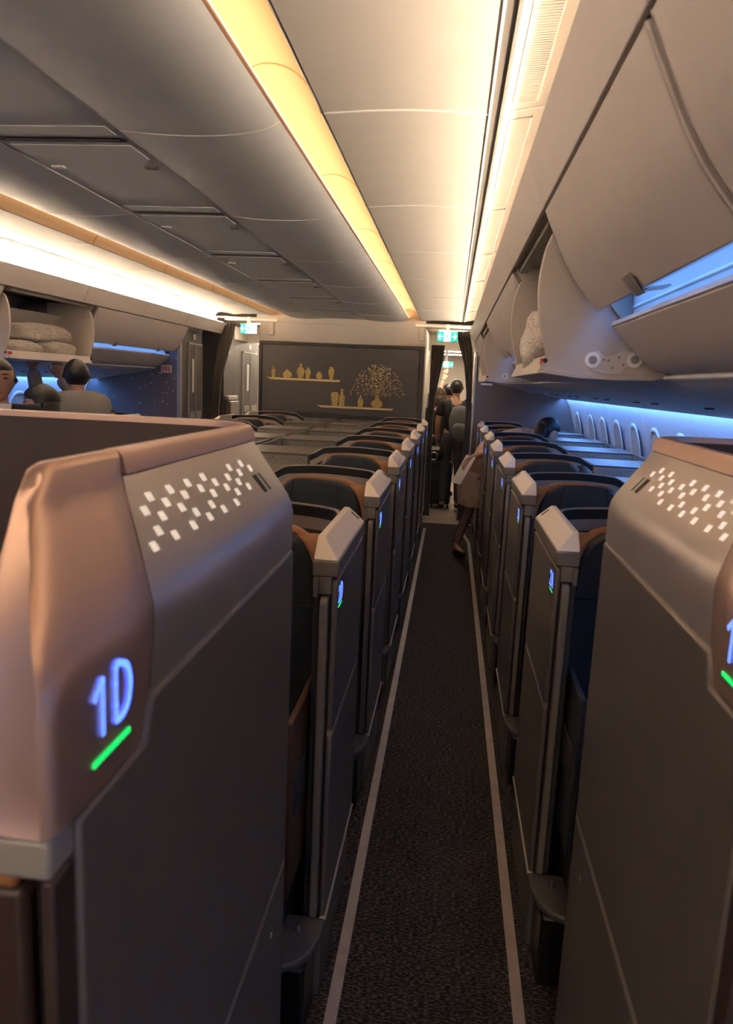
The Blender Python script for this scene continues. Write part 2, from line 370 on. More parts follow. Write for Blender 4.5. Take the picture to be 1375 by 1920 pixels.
for s in (1, -1):
    for a, b in zip(seam_c, seam_c[1:]):
        ext_y('ceiling_panel', SP(s, thick(mid, 0.010)), a+G, b-G, 'ceil_centre', ceil, smooth=30)
    for a in seam_c[1:-1]:
        ext_y('joint_strip', SP(s, thick([(p[0], p[1]-0.0012) for p in mid], 0.006)), a-0.0035, a+0.0035, 'joint', ceil)  # pale strip stands in for light catching the seam edges
    for a, b in zip(seam_a, seam_a[1:]):
        ext_y('cove_vault', SP(s, thick(vault, 0.010)), a+0.0015, b-0.0015, 'ceil', ceil, smooth=30)
        ext_y('aisle_panel', SP(s, thick(aisle, 0.010)), a+G, b-G, 'ceil', ceil, smooth=30)
        ext_y('cove_panel', SP(s, thick(cove2, 0.008)), a+G, b-G, 'ceil', ceil, smooth=30)
    for a in seam_a[1:-1]:
        ext_y('joint_strip', SP(s, thick([(p[0], p[1]-0.002) for p in aisle], 0.006)), a-0.005, a+0.005, 'joint', ceil)  # bright seam line put in as a pale strip, a painted highlight
        ext_y('joint_strip', SP(s, thick([(p[0], p[1]-0.002) for p in cove2[:8]], 0.004)), a-0.005, a+0.005, 'joint', ceil)  # same painted edge highlight on the outer cove seams
        ext_y('joint_strip', SP(s, thick(vault[4:], -0.002)), a-0.004, a+0.004, 'copper_rail', ceil)
    x0, x1 = SX(s, CX+0.228), SX(s, -1.045)
    box('panel_rail', (x0, Y0, 2.372), (x1, CEND, 2.378), 'rail', ceil)
    box('panel_edge', (SX(s, -1.047), Y0, 2.3635), (SX(s, -1.043), CEND, 2.368), 'joint', ceil)
    box('shadow_gap', (SX(s, -0.4085), Y0, 2.376), (SX(s, -0.399), CEND, 2.386), 'rail', ceil)
    # lower lip and hidden lamp strip in the centre cove
    ext_y('cove_lip', SP(s, [(-0.556, 2.3935), (-0.546, 2.3965), (-0.546, 2.4025), (-0.66, 2.403), (-0.66, 2.394)]), Y0, CEND, 'copper_rail', ceil, smooth=30)
    ext_y('lamp_strip', SP(s, [(-0.600, 2.404), (-0.5465, 2.404), (-0.5465, 2.408), (-0.600, 2.408)]), Y0+0.02, CEND-0.02, 'led_cove', ceil)
    ext_y('cove_back', SP(s, [(-0.67, 2.37), (-0.66, 2.37), (-0.66, 2.44), (-0.67, 2.44)]), Y0, CEND, 'ceil', ceil)
    # curtain/light rail between aisle panel and outer cove
    ext_y('ceiling_rail', SP(s, [(0.050, 2.370), (0.056, 2.370), (0.056, 2.392), (0.050, 2.392)]), Y0, CEND, 'joint', ceil)
    ext_y('rail_slot', SP(s, [(0.056, 2.380), (0.084, 2.380), (0.084, 2.394), (0.056, 2.394)]), Y0, CEND, 'rail', ceil)
    ext_y('ceiling_rail', SP(s, [(0.080, 2.371), (0.088, 2.372), (0.088, 2.394), (0.080, 2.394)]), Y0, CEND, 'rail', ceil)
    # hidden strip above the bins, valance in front of it
    ext_y('lamp_strip', SP(s, [(0.196, 2.2585), (0.199, 2.2585), (0.199, 2.276), (0.196, 2.276)]), Y0+0.02, CEND-0.02, 'led_side' if s > 0 else 'led_side_far', ceil)
    ext_y('cove_tray', SP(s, [(0.175, 2.248), (0.31, 2.248), (0.31, 2.34), (0.302, 2.34), (0.302, 2.258), (0.175, 2.258)]), Y0, CEND+0.1, 'ceil', ceil)
    if s < 0: ext_y('lamp_strip', SP(s, [(0.206, 2.2585), (0.232, 2.2585), (0.232, 2.262), (0.206, 2.262)]), Y0+0.02, CEND-0.02, 'led_up_extra', ceil)  # extra upward strip added on this side to brighten its cove
    if s > 0: ext_y('added_lamp_hood', SP(s, [(0.200, 2.258), (0.206, 2.258), (0.206, 2.284), (0.1835, 2.285), (0.1835, 2.281), (0.200, 2.280)]), Y0+0.02, CEND-0.02, 'joint', ceil)  # unseen hood added to keep direct strip light off the cove panel
    for a, b in zip(seam_a, seam_a[1:]):
        ext_y('valance_panel', SP(s, [(0.163, 2.268), (0.172, 2.268), (0.226, 2.142), (0.216, 2.142)]), a+0.0015, b-0.0015, 'bin', ceil, bevel=0.002)
    # air grilles and plain inserts on the outer cove
    for i, (a, b) in enumerate(zip(seam_a, seam_a[1:])):
        fr = empty('grille_frame'); fr.parent = ceil
        gx0, gx1 = 0.112, 0.168
        za = 2.3805; zb = 2.3905
        rib = (a < 2.0 and s > 0)
        for (p, q) in (((gx0-0.004, a+0.06), (gx0, b-0.06)), ((gx1, a+0.06), (gx1+0.004, b-0.06))):
            zz = 2.378 if p[0] < 0.12 else 2.3865
            box('grille_edge', (SX(s, p[0]), p[1], zz), (SX(s, q[0]), q[1], zz+0.008), 'joint' if p[0] < 0.12 else 'latch', fr)
        if rib:
            bm = bmesh.new(); y = a+0.065
            while y < b-0.065:
                x0, x1 = sorted((SX(s, gx0), SX(s, gx1)))
                vs = [(x0, y, za), (x1, y, zb-0.006), (x1, y+0.006, zb-0.006), (x0, y+0.006, za)]
                vv = [bm.verts.new(p) for p in vs] + [bm.verts.new((p[0], p[1], p[2]+0.006)) for p in vs]
                for f in ((0,1,2,3),(7,6,5,4),(0,4,5,1),(1,5,6,2),(2,6,7,3),(3,7,4,0)): bm.faces.new([vv[j] for j in f])
                y += 0.0115
            bm_to('grille_slats', bm, 'joint', fr, kind='stuff')
        else:
            ext_y('grille_plate', SP(s, [(gx0, 2.3800), (gx1, 2.3885), (gx1, 2.392), (gx0, 2.384)]), a+0.065, b-0.065, 'ceil', fr)

# ------------------------------------------------------------------ bin housings, reading-light panels and side walls
def psu_line(): return smoothline([(0.600, 1.699), (0.66, 1.672), (0.80, 1.640), (1.00, 1.606), (1.16, 1.578), (1.275, 1.560)], 4)
wall_line = smoothline([(1.27, 1.66), (1.335, 1.565), (1.395, 1.44), (1.445, 1.28), (1.485, 1.08), (1.50, 0.85), (1.50, 0.4), (1.47, 0.0)], 4)
for s, nm, yend in ((1, 'right', 8.98), (-1, 'left', 7.73)):
    hs = empty('wall_'+nm, (0, 0, 0), kind='structure')
    ext_y('bin_ceiling', SP(s, [(0.222, 2.150), (1.35, 2.24), (1.35, 2.26), (0.222, 2.168)]), Y0, yend, 'bin_in', hs)
    ext_y('bin_back', SP(s, [(0.93, 1.62), (0.95, 1.62), (0.95, 2.22), (0.93, 2.22)]), Y0, yend, 'bin_in', hs)
    ys = [Y0] + seq(2.18, 1.1, Y0+0.2, yend-0.2) + [yend]
    for i, (a, b) in enumerate(zip(ys, ys[1:])):
        pn = ext_y('service_panel', SP(s, thick(psu_line(), 0.010)), a+0.002, b-0.002, 'psu', hs, smooth=30)
        for t in (0.3, 0.62):
            bm = bmesh.new()
            for kx in (0.0,): disc_bm(bm, (SX(s, 0.94+kx), a+(b-a)*t, 1.6135-0.0085*kx/0.05), (0, 0, -1), 0.017, 0.006, 14)
            bm_to('reading_lamp', bm, 'dark', pn, smooth=40)
    ext_y('panel_edge', SP(s, [(0.596, 1.697), (0.604, 1.693), (0.604, 1.704), (0.596, 1.704)]), Y0, yend, 'joint', hs)
    ext_y('lamp_strip', SP(s, [(1.282, 1.568), (1.305, 1.568), (1.305, 1.572), (1.282, 1.572)]), Y0+0.05, yend-0.02, 'led_wall', hs)
    ext_y('lamp_tray', SP(s, [(1.270, 1.574), (1.33, 1.574), (1.33, 1.58), (1.270, 1.58)]), Y0, yend, 'psu', hs)
    # side wall panels with windows
    ws = [Y0] + seq(5.58, 1.2, Y0+0.3, yend-0.15) + [yend]
    for i, (a, b) in enumerate(zip(ws, ws[1:])):
        pn = ext_y('side_panel', SP(s, thick(wall_line, 0.02)[::-1]), a+0.003, b-0.003, 'sidewall', hs, smooth=30)
        ext_y('panel_joint', SP(s, thick([(p[0]-0.004, p[1]) for p in wall_line], 0.01)), b-0.008, b-0.0032, 'sidewall', hs)
        for wy in ((a+0.3, a+0.9) if b-a > 1.0 else ((a+b)/2,)):
            # window: ring frame and drawn shade following the wall slope
            ring_o = []; ring_i = []; pane = []
            c = Vector((1.442, wy, 1.215)); up = Vector((-0.21, 0, 0.977)).normalized(); al = Vector((0, 1, 0)); nn = Vector((-0.977, 0, -0.21)).normalized()
            N = 28
            def se(t, w, h):
                return (w*abs(cos(t))**0.75*(1 if cos(t) >= 0 else -1), h*abs(sin(t))**0.75*(1 if sin(t) >= 0 else -1))
            rings = []
            for (w, h, d) in ((0.150, 0.225, -0.012), (0.142, 0.217, -0.004), (0.124, 0.195, -0.004), (0.118, 0.188, -0.010)):
                rings.append([c+al*se(2*pi*j/N, w, h)[0]+up*se(2*pi*j/N, w, h)[1]+nn*(d+0.020) for j in range(N)])
            if s < 0: rings = [[Vector((2*CX-p.x, p.y, p.z)) for p in r] for r in rings]
            wf = loft('window_frame', rings, 'sidewall', pn, cap=False, smooth=50)
            bm = bmesh.new(); f0 = [bm.verts.new(p) for p in rings[3]]; bm.faces.new(f0); bm_to('window_shade', bm, 'shade', wf)
    if s > 0:
        pass

# unseen entrance area behind the photographer, with fill light panels added
fv = empty('ceiling', (0, 0, 0), kind='structure')
for s in (1, -1):
    for y in (-1.9, -3.0, -4.1):
        box('ceiling_lamp_or_fill', (SX(s, -0.33), y-0.3, 2.352), (SX(s, -0.02), y+0.3, 2.362), 'led_entry_fill', fv, bevel=0.004)  # glowing panel added out of view to brighten the cabin
wf = box('wall_front', (-4.4, Y0-0.05, 0), (1.9, Y0, 2.6), 'beige', kind='structure')

# ------------------------------------------------------------------ overhead bins
door = smoothline([(0.221, 2.134), (0.234, 2.105), (0.249, 2.075), (0.280, 2.012), (0.313, 1.958), (0.349, 1.912), (0.386, 1.872)], 3)
chan = [(0.394, 1.876), (0.410, 1.922), (0.430, 1.934), (0.468, 1.934), (0.480, 1.920), (0.482, 1.868), (0.472, 1.852), (0.446, 1.846), (0.432, 1.846), (0.427, 1.834)]
low = smoothline([(0.430, 1.829), (0.466, 1.793), (0.506, 1.756), (0.553, 1.722), (0.600, 1.709), (0.64, 1.706)], 3)
def closed_bin(s, a, b, label, group):
    t = empty('overhead_bin', (SX(s, 0.6), (a+b)/2, 1.7), label=label, cat='overhead bin', group=group)
    o = (-SX(s, 0.6), -(a+b)/2, -1.7)
    def pl(ob): ob.location = o; return ob
    pl(ext_y('bin_door', SP(s, thick(door, 0.012)[::-1]), a+0.004, b-0.004, 'bin', t, smooth=40, bevel=0.003))
    pl(ext_y('handle_channel', SP(s, thick(chan, 0.004)[::-1]), a+0.006, b-0.006, 'bin_in', t, smooth=35))
    pl(ext_y('bin_bottom', SP(s, thick(low, 0.012)[::-1]), a+0.004, b-0.004, 'bin', t, smooth=40, bevel=0.003))
    pl(ext_y('light_strip', SP(s, [(0.426, 1.9265), (0.444, 1.9285), (0.444, 1.931), (0.426, 1.929)]), a+0.02, b-0.02, 'led_bin', t))
    pl(ext_y('channel_ridge', SP(s, [(0.4775, 1.884), (0.482, 1.882), (0.482, 1.890), (0.4775, 1.889)]), a+0.02, b-0.02, 'white', t))
    side = door + chan + low + [(0.90, 1.70), (0.90, 2.13), (0.24, 2.145)]
    for y in (a+0.008, b-0.014):
        pl(ext_y('end_plate', SP(s, side), y, y+0.006, 'latch', t))
    for fr in ((0.30, 0.78) if b-a > 1.5 else (0.55,)):
        y = a+(b-a)*fr
        lt = pl(ext_y('latch', SP(s, thick([(0.352, 1.902), (0.366, 1.886), (0.382, 1.867), (0.391, 1.865)], -0.005)), y-0.035, y+0.035, 'latch', t, bevel=0.003, smooth=40))
        pl(ext_y('latch_paddle', SP(s, [(0.392, 1.869), (0.440, 1.877), (0.440, 1.881), (0.392, 1.873)]), y-0.03, y+0.03, 'latch', t))
    # seat placard printed in the channel
    y = a+(b-a)*0.10
    bm = bmesh.new()
    for j in range(4): bbox_into(bm, [min(SX(s, 0.4805), SX(s, 0.4822)), y+j*0.02, 1.862], [max(SX(s, 0.4805), SX(s, 0.4822)), y+j*0.02+0.006, 1.876])
    pl(bm_to('placard_marks', bm, 'psu', t))
    return t
bucket_front = smoothline([(0.252, 2.086), (0.234, 2.030), (0.226, 1.956), (0.229, 1.890), (0.240, 1.830), (0.258, 1.765), (0.268, 1.744)], 3)
def open_bin(s, a, b, label, group):
    t = empty('overhead_bin', (SX(s, 0.6), (a+b)/2, 1.7), label=label, cat='overhead bin', group=group)
    o = (-SX(s, 0.6), -(a+b)/2, -1.7)
    def pl(ob): ob.location = o; return ob
    cheek = bucket_front + [(0.262, 1.722), (0.250, 1.708), (0.30, 1.700), (0.36, 1.6955), (0.46, 1.695), (0.566, 1.698), (0.600, 1.722), (0.640, 1.80), (0.62, 1.92), (0.50, 2.05), (0.36, 2.10), (0.27, 2.10)]
    for y, nm in ((a+0.05, 0), (b-0.05, 1)):
        ck = pl(ext_y('bin_cheek', SP(s, cheek), y-0.009, y+0.009, 'bin', t, smooth=30, bevel=0.004))
        yf = y-0.009 if nm == 0 else y+0.009
        dy = -0.004 if nm == 0 else 0.004
        pp = [(0.372, 1.742), (0.385, 1.762), (0.41, 1.768), (0.43, 1.752), (0.455, 1.757), (0.478, 1.772), (0.50, 1.768), (0.525, 1.757), (0.534, 1.738), (0.520, 1.722), (0.49, 1.725), (0.475, 1.706), (0.44, 1.703), (0.395, 1.712)]
        br = ext_y('hinge_bracket', SP(s, pp), yf, yf+dy, 'bracket', ck, bevel=0.001)
        for cxx, cz, rr, mm in ((0.395, 1.742, 0.022, 'joint'), (0.512, 1.747, 0.022, 'joint'), (0.395, 1.742, 0.012, 'latch'), (0.512, 1.747, 0.012, 'latch')):
            disc('hinge_boss', (SX(s, cxx), yf, cz), (0, dy, 0), rr, 0.008 if mm == 'joint' else 0.0095, mm, br)
        for cxx, cz in ((0.44, 1.742), (0.468, 1.752), (0.452, 1.722), (0.482, 1.732), (0.427, 1.744)):
            disc('screw', (SX(s, cxx), yf, cz), (0, dy, 0), 0.004, 0.006, 'latch', br, n=10)
        disc('stay_hole', (SX(s, 0.262), yf, 1.735), (0, dy, 0), 0.007, 0.003, 'dark', br, n=12)
    pl(ext_y('bucket_floor', SP(s, [(0.250, 1.700), (0.36, 1.688), (0.46, 1.687), (0.566, 1.690), (0.60, 1.70), (0.60, 1.715), (0.46, 1.700), (0.36, 1.700), (0.268, 1.713)]), a+0.03, b-0.03, 'bin', t, smooth=30, bevel=0.002))
    pl(ext_y('front_lip', SP(s, [(0.244, 1.698), (0.256, 1.698), (0.274, 1.748), (0.264, 1.752)]), a+0.06, b-0.06, 'bin', t, bevel=0.003, smooth=40))
    pl(ext_y('bucket_back', SP(s, thick(smoothline([(0.60, 1.70), (0.635, 1.80), (0.615, 1.92), (0.50, 2.05)], 3), 0.012)[::-1]), a+0.05, b-0.05, 'bin_in', t, smooth=40))
    pl(box('red_tab', (SX(s, 0.2535), a+0.062, 1.712), (SX(s, 0.272), a+0.10, 1.742), 'red', t))
    # hinge side rails seen above the dropped bucket
    for y in (a+0.02, b-0.03):
        pl(ext_y('bin_divider', SP(s, [(0.23, 2.148), (0.62, 2.148), (0.62, 1.80), (0.46, 1.86), (0.34, 1.99)]), y, y+0.01, 'bin_in', t))
    pl(ext_y('gas_strut', SP(s, [(0.245, 2.118), (0.275, 2.118), (0.275, 2.136), (0.245, 2.136)]), a+0.10, b-0.10, 'rail', t))
    return t
closed_bin(1, -0.01, 1.085, 'closed beige overhead bin at top right, nearest of the right row', 'closed overhead bins')
closed_bin(1, 1.095, 2.185, 'big closed beige overhead bin between the nearest bin and first open one', 'closed overhead bins')
open_bin(1, 2.195, 3.31, 'open overhead bin hanging down on the right, nearer of the two', 'open overhead bins')
closed_bin(1, 3.32, 4.55, 'closed overhead bin just behind the nearer open bin on right', 'closed overhead bins')
closed_bin(1, 4.56, 5.80, 'closed overhead bin just before the farther open bin on right', 'closed overhead bins')
open_bin(1, 5.82, 6.98, 'open overhead bin hanging down far along the right side', 'open overhead bins')
closed_bin(1, 7.0, 8.96, 'closed overhead bin beside the right partition at the far end', 'closed overhead bins')
closed_bin(-1, 2.21, 3.31, 'closed overhead bin on the left side, nearest the camera', 'closed overhead bins')
closed_bin(-1, 3.32, 4.44, 'closed beige bin at left edge, right before the open bin', 'closed overhead bins')
open_bin(-1, 4.45, 5.66, 'open overhead bin on the left filled with wrapped bedding', 'open overhead bins')
closed_bin(-1, 5.68, 7.70, 'long closed bin with blue strip above the starry partition', 'closed overhead bins')

# stowed goods
def bag(c, r, label, seed, m='plastic', cat='bag', grp='plastic wrapped bedding in the bins', amp=0.10):
    return blob('bedding_bag', c, r, m, None, seed=seed, amp=amp, fr=2.2, label=label, cat=cat, group=grp)
bag((0.372, 2.76, 1.815), (0.125, 0.40, 0.112), 'clear plastic bedding bag in the nearer open bin on right', 3)
bag((0.42, 6.30, 1.80), (0.12, 0.36, 0.10), 'pale wrapped bedding in the farther open bin on right', 5)
ob = blob('pouch', (0.300, 5.98, 1.80), (0.03, 0.06, 0.055), 'orange', None, seed=8, amp=0.08, label='small orange pouch at the front of the far open bin', cat='pouch')
mx = lambda x: 2*CX-x
bag((mx(0.42), 4.80, 1.765), (0.13, 0.24, 0.065), 'flat wrapped blanket at left of the open bin, lower layer', 11)
bag((mx(0.42), 5.28, 1.775), (0.13, 0.25, 0.075), 'wrapped pillow at right of the open left bin, lower layer', 12)
bag((mx(0.43), 5.10, 1.89), (0.12, 0.44, 0.07), 'long plastic wrapped duvet lying on top in left bin', 13)
box('folder', (mx(0.275), 4.56, 1.725), (mx(0.47), 4.80, 1.745), 'brown', None, bevel=0.004, label='flat brown folder at the front of the left open bin', cat='folder')

# ------------------------------------------------------------------ partitions, bulkhead, galley
bk = empty('bulkhead', (CX-0.03, BULK, 0), label='dark grey bulkhead with gold vase artwork at the end of the cabin', cat='bulkhead')
def BK(ob): ob.parent = bk; ob.location = (-(CX-0.03), -BULK, 0); return ob
BL, BR = -2.31, -0.345
BK(box('core', (BL, BULK+0.02, 0), (BR, 10.6, 2.30), 'beige'))
BK(box('lower_panel', (BL, BULK, 0.0), (BR, BULK+0.03, 1.21), 'wallgrey', bevel=0.004))
BK(box('upper_panel', (BL, BULK, 2.082), (BR, BULK+0.03, 2.30), 'beige', bevel=0.004))
art = BK(box('art_panel', (BL+0.04, BULK-0.006, 1.26), (BR-0.06, BULK+0.02, 2.04), 'wallgrey', bevel=0.004))
for a, b in (((BL, 1.215), (BR, 1.252)), ((BL, 2.045), (BR, 2.078)), ((BL, 1.252), (BL+0.035, 2.045)), ((BR-0.055, 1.252), (BR, 2.045))):
    BK(box('art_frame', (a[0], BULK-0.014, a[1]), (b[0], BULK+0.02, b[1]), 'shell', bevel=0.003))
BK(box('ledge_post', (CX-0.012, BULK-0.02, 1.14), (CX+0.004, BULK, 1.205), 'metal'))
def sub(name, prof, m, d=0.003, par=None):
    bm = bmesh.new(); prism_bm(bm, prof, lambda p: (p[0], BULK-0.006, p[1]), lambda p: (p[0], BULK-0.006-d, p[1]))
    o = bm_to(name, bm, m, par or art)
    return o
sub('gold_shelf', [(-2.213, 1.660), (-1.317, 1.660), (-1.34, 1.636), (-2.165, 1.636)], 'goldshelf')
sub('gold_shelf', [(-1.600, 1.356), (-0.672, 1.356), (-0.70, 1.332), (-1.545, 1.332)], 'goldshelf')
def vase(x, z, prof):
    sub('gold_vase', [(x+r, z+h) for r, h in prof] + [(x-r, z+h) for r, h in prof[::-1]], 'gold')
sm = lambda p: smoothline(p, 3)
vase(-2.133, 1.661, sm([(0.017, 0), (0.022, 0.04), (0.020, 0.085), (0.008, 0.105), (0.008, 0.132)]))
vase(-1.962, 1.661, sm([(0.03, 0), (0.056, 0.022), (0.052, 0.05), (0.03, 0.075), (0.013, 0.085), (0.02, 0.097)]))
vase(-1.803, 1.661, sm([(0.024, 0), (0.038, 0.04), (0.046, 0.085), (0.030, 0.12), (0.012, 0.14), (0.014, 0.158), (0.006, 0.175)]))
vase(-1.715, 1.661, sm([(0.020, 0), (0.030, 0.05), (0.032, 0.09), (0.018, 0.112), (0.012, 0.13)]))
vase(-1.578, 1.661, sm([(0.020, 0), (0.036, 0.03), (0.034, 0.055), (0.020, 0.070), (0.014, 0.086)]))
vase(-1.434, 1.661, sm([(0.018, 0), (0.028, 0.05), (0.036, 0.10), (0.022, 0.128), (0.024, 0.148)]))
vase(-1.382, 1.357, sm([(0.030, 0), (0.038, 0.05), (0.045, 0.11), (0.042, 0.145), (0.026, 0.162)]))
vase(-1.297, 1.357, sm([(0.032, 0), (0.033, 0.06), (0.034, 0.11), (0.018, 0.145), (0.012, 0.165), (0.015, 0.205)]))
vase(-1.073, 1.357, sm([(0.022, 0), (0.033, 0.045), (0.028, 0.085), (0.012, 0.115), (0.008, 0.145)]))
vase(-0.876, 1.357, sm([(0.035, 0), (0.068, 0.03), (0.062, 0.065), (0.03, 0.095), (0.022, 0.12)]))
bm = bmesh.new(); rnd = random.Random(3)
for i in range(15):       # branches of the spray
    a = -1.15+2.3*i/14; L = 0.30+0.1*rnd.random()
    p0 = Vector((-0.876, BULK-0.0075, 1.475)); p1 = p0+Vector((sin(a)*L*1.0, 0, cos(a)*L*0.95*(0.55+0.45*cos(a))))
    tube_bm(bm, [p0, p0.lerp(p1, .5)+Vector((rnd.uniform(-.02, .02), 0, .02)), p1], 0.0012, 4)
bm_to('gold_branches', bm, 'gold', art)
bm = bmesh.new()
for i in range(430):      # tiny blossoms of the spray, too many to count
    a = rnd.gauss(0, 0.75); q = rnd.random()**0.55
    x = -0.876+sin(max(-1.5, min(1.5, a)))*q*0.335; z = 1.49+cos(max(-1.5, min(1.5, a)))*q*0.36*(0.6+0.4*abs(cos(a)))+rnd.uniform(-.01, .03)
    r = rnd.uniform(0.0035, 0.0082)
    vv = [bm.verts.new((x+r*cos(t*pi/3), BULK-0.009, z+r*sin(t*pi/3))) for t in range(6)]; bm.faces.new(vv)
bm_to('gold_blossoms', bm, 'goldshelf', art, recalc=False, kind='stuff')

# ceiling end above the bulkhead and next cabin section
ce = empty('ceiling', (0, 0, 0), kind='structure')
for s in (1, -1):
    box('header_panel', (SX(s, -0.40), BULK+0.02, 2.335), (SX(s, 0.31), 10.4, 2.35), 'beige', ce, bevel=0.003)
    box('header_beam', (SX(s, -0.47), BULK-0.02, 2.305), (SX(s, 0.17), BULK+0.09, 2.335), 'joint', ce, bevel=0.004)
    box('header_bracket', (SX(s, -0.42), BULK-0.03, 2.15), (SX(s, -0.36), BULK-0.002, 2.30), 'beige', ce, bevel=0.004)
    box('far_ceiling', (SX(s, -0.7), 10.4, 2.20), (SX(s, 0.5), Y1, 2.23), 'beige', ce)
    for y in (11.0, 12.2, 13.4):
        box('ceiling_lamp_or_fill', (SX(s, -0.30), y, 2.192), (SX(s, 0.2), y+0.12, 2.199), 'led_galley', ce)
    box('far_lintel', (SX(s, -0.4), 10.36, 2.12), (SX(s, 0.36), 10.4, 2.35), 'beige', ce)
    box('ceiling_lamp_or_fill', (SX(s, -0.2), 9.6, 2.328), (SX(s, 0.12), 9.68, 2.334), 'led_galley', ce)
box('header_panel', (SX(-1, -0.40), BULK+0.03, 2.30), (-0.40, BULK+0.05, 2.60), 'beige', ce)
box('header_panel', (-2.35, BULK+0.006, 2.30), (-0.35, BULK+0.03, 2.50), 'beige', ce)
box('wall_back', (-4.4, Y1, 0), (1.9, Y1+0.05, 2.6), 'beige', kind='structure')

# right partition
pr = empty('partition', (0.9, 9.0, 0), label='plain grey partition with a metal edge post behind the right suites', cat='partition')
def PR(ob): ob.parent = pr; ob.location = (-0.9, -9.0, 0); return ob
PR(ext_y('panel', [(0.27, 0), (1.49, 0), (1.50, 0.9), (1.44, 1.28), (1.34, 1.55), (0.9, 1.62), (0.6, 1.69), (0.30, 1.72), (0.27, 2.13)], 8.985, 9.03, 'few_stars'))
PR(box('edge_post', (0.243, 8.97, 0), (0.272, 9.04, 2.14), 'metal', bevel=0.006))
PR(box('service_box', (0.33, 8.97, 1.675), (0.47, 8.986, 1.70), 'white', bevel=0.006))
PR(box('side_wall', (0.27, 9.03, 0), (0.30, 10.6, 2.30), 'beige'))
# left starry partition with lavatory walls
pl_ = empty('partition', (-3.3, 7.75, 0), label='dark starry partition with a red print sign beside the left lavatory', cat='partition')
def PL(ob): ob.parent = pl_; ob.location = (3.3, -7.75, 0); return ob
PL(ext_y('panel', [(-2.90, 0), (-4.06, 0), (-4.06, 0.9), (-4.00, 1.28), (-3.90, 1.55), (-3.6, 1.58), (-3.3, 1.66), (-3.06, 1.80), (-2.93, 2.00), (-2.90, 2.12)], 7.74, 7.78, 'starry'))
sg = PL(box('sign_plate', (-3.10, 7.732, 1.655), (-2.985, 7.741, 1.735), 'white', bevel=0.002))
for j in range(3):
    box('sign_figure', (-3.088+j*0.033, 7.728, 1.668), (-3.064+j*0.033, 7.733, 1.722), 'redprint', sg, bevel=0.004)
PL(box('edge_post', (-2.925, 7.725, 0), (-2.885, 7.79, 2.14), 'frame', bevel=0.006))
lav = empty('lavatory', (-3.3, 8.1, 0), label='grey lavatory wall with folding door, nearer one on the left aisle', cat='lavatory')
def LV(ob, p=None): ob.parent = p or lav; ob.location = (3.3, -8.1, 0) if p is None else (0, 0, 0); return ob
def lavatory(par, y0, y1, off):
    def Lk(ob, p=None):
        ob.parent = p or par
        if p is None: ob.location = off
        return ob
    X = -2.90
    Lk(box('wall', (X-0.9, y0, 0), (X, y1, 2.25), 'wallgrey', bevel=0.004))
    Lk(box('header', (X-0.9, y0, 2.13), (X+0.01, y1, 2.30), 'beige', bevel=0.004))
    w = y1-y0
    d = Lk(box('door', (X-0.01, y0+w*0.32, 0.05), (X+0.012, y0+w*0.93, 1.98), 'wallgrey', bevel=0.004))
    for a, b in ((0.30, 0.32), (0.615, 0.63), (0.93, 0.95)):
        box('door_edge', (X-0.005, y0+w*a, 0.05), (X+0.018, y0+w*b, 1.99), 'frame', d)
    box('door_edge', (X-0.005, y0+w*0.30, 1.975), (X+0.018, y0+w*0.95, 1.992), 'frame', d)
    box('handle', (X+0.012, y0+w*0.46, 1.45), (X+0.02, y0+w*0.53, 1.82), 'white', d, bevel=0.003)
    box('door_sign', (X, y0+w*0.56, 2.03), (X+0.006, y0+w*0.66, 2.09), 'white', d)
    box('vent_flap', (X+0.012, y0+w*0.36, 1.16), (X+0.02, y0+w*0.58, 1.24), 'frame', d, bevel=0.003)
    box('vent_flap', (X+0.012, y0+w*0.66, 1.16), (X+0.02, y0+w*0.90, 1.24), 'frame', d, bevel=0.003)
lavatory(lav, 7.79, 8.46, (3.3, -8.1, 0))
lav2 = empty('lavatory', (-3.3, 10.3, 0), label='second grey lavatory beyond the curtain on the left aisle', cat='lavatory')
lavatory(lav2, 9.75, 11.0, (3.3, -10.3, 0))
jw = box('wall_aisle', (-3.8, 9.3, 0), (-2.90, 9.74, 2.3), 'wallgrey', kind='structure')
js = empty('jump_seat', (-2.87, 9.55, 0), label='folded grey crew jump seat on the left aisle wall', cat='jump seat')
for nm, a, b, m in (('seat_pan', (-2.895, 9.36, 0.95), (-2.82, 9.74, 1.33), 'frame'), ('head_pad', (-2.895, 9.34, 1.34), (-2.84, 9.75, 1.40), 'psu')):
    o = box(nm, a, b, m, js, bevel=0.012); o.location = (2.87, -9.55, 0)
hp = box('handset', (-2.90, 9.36, 1.93), (-2.86, 9.42, 2.0), 'metal', None, bevel=0.004, label='small metal camera unit high on the left aisle wall', cat='camera unit')

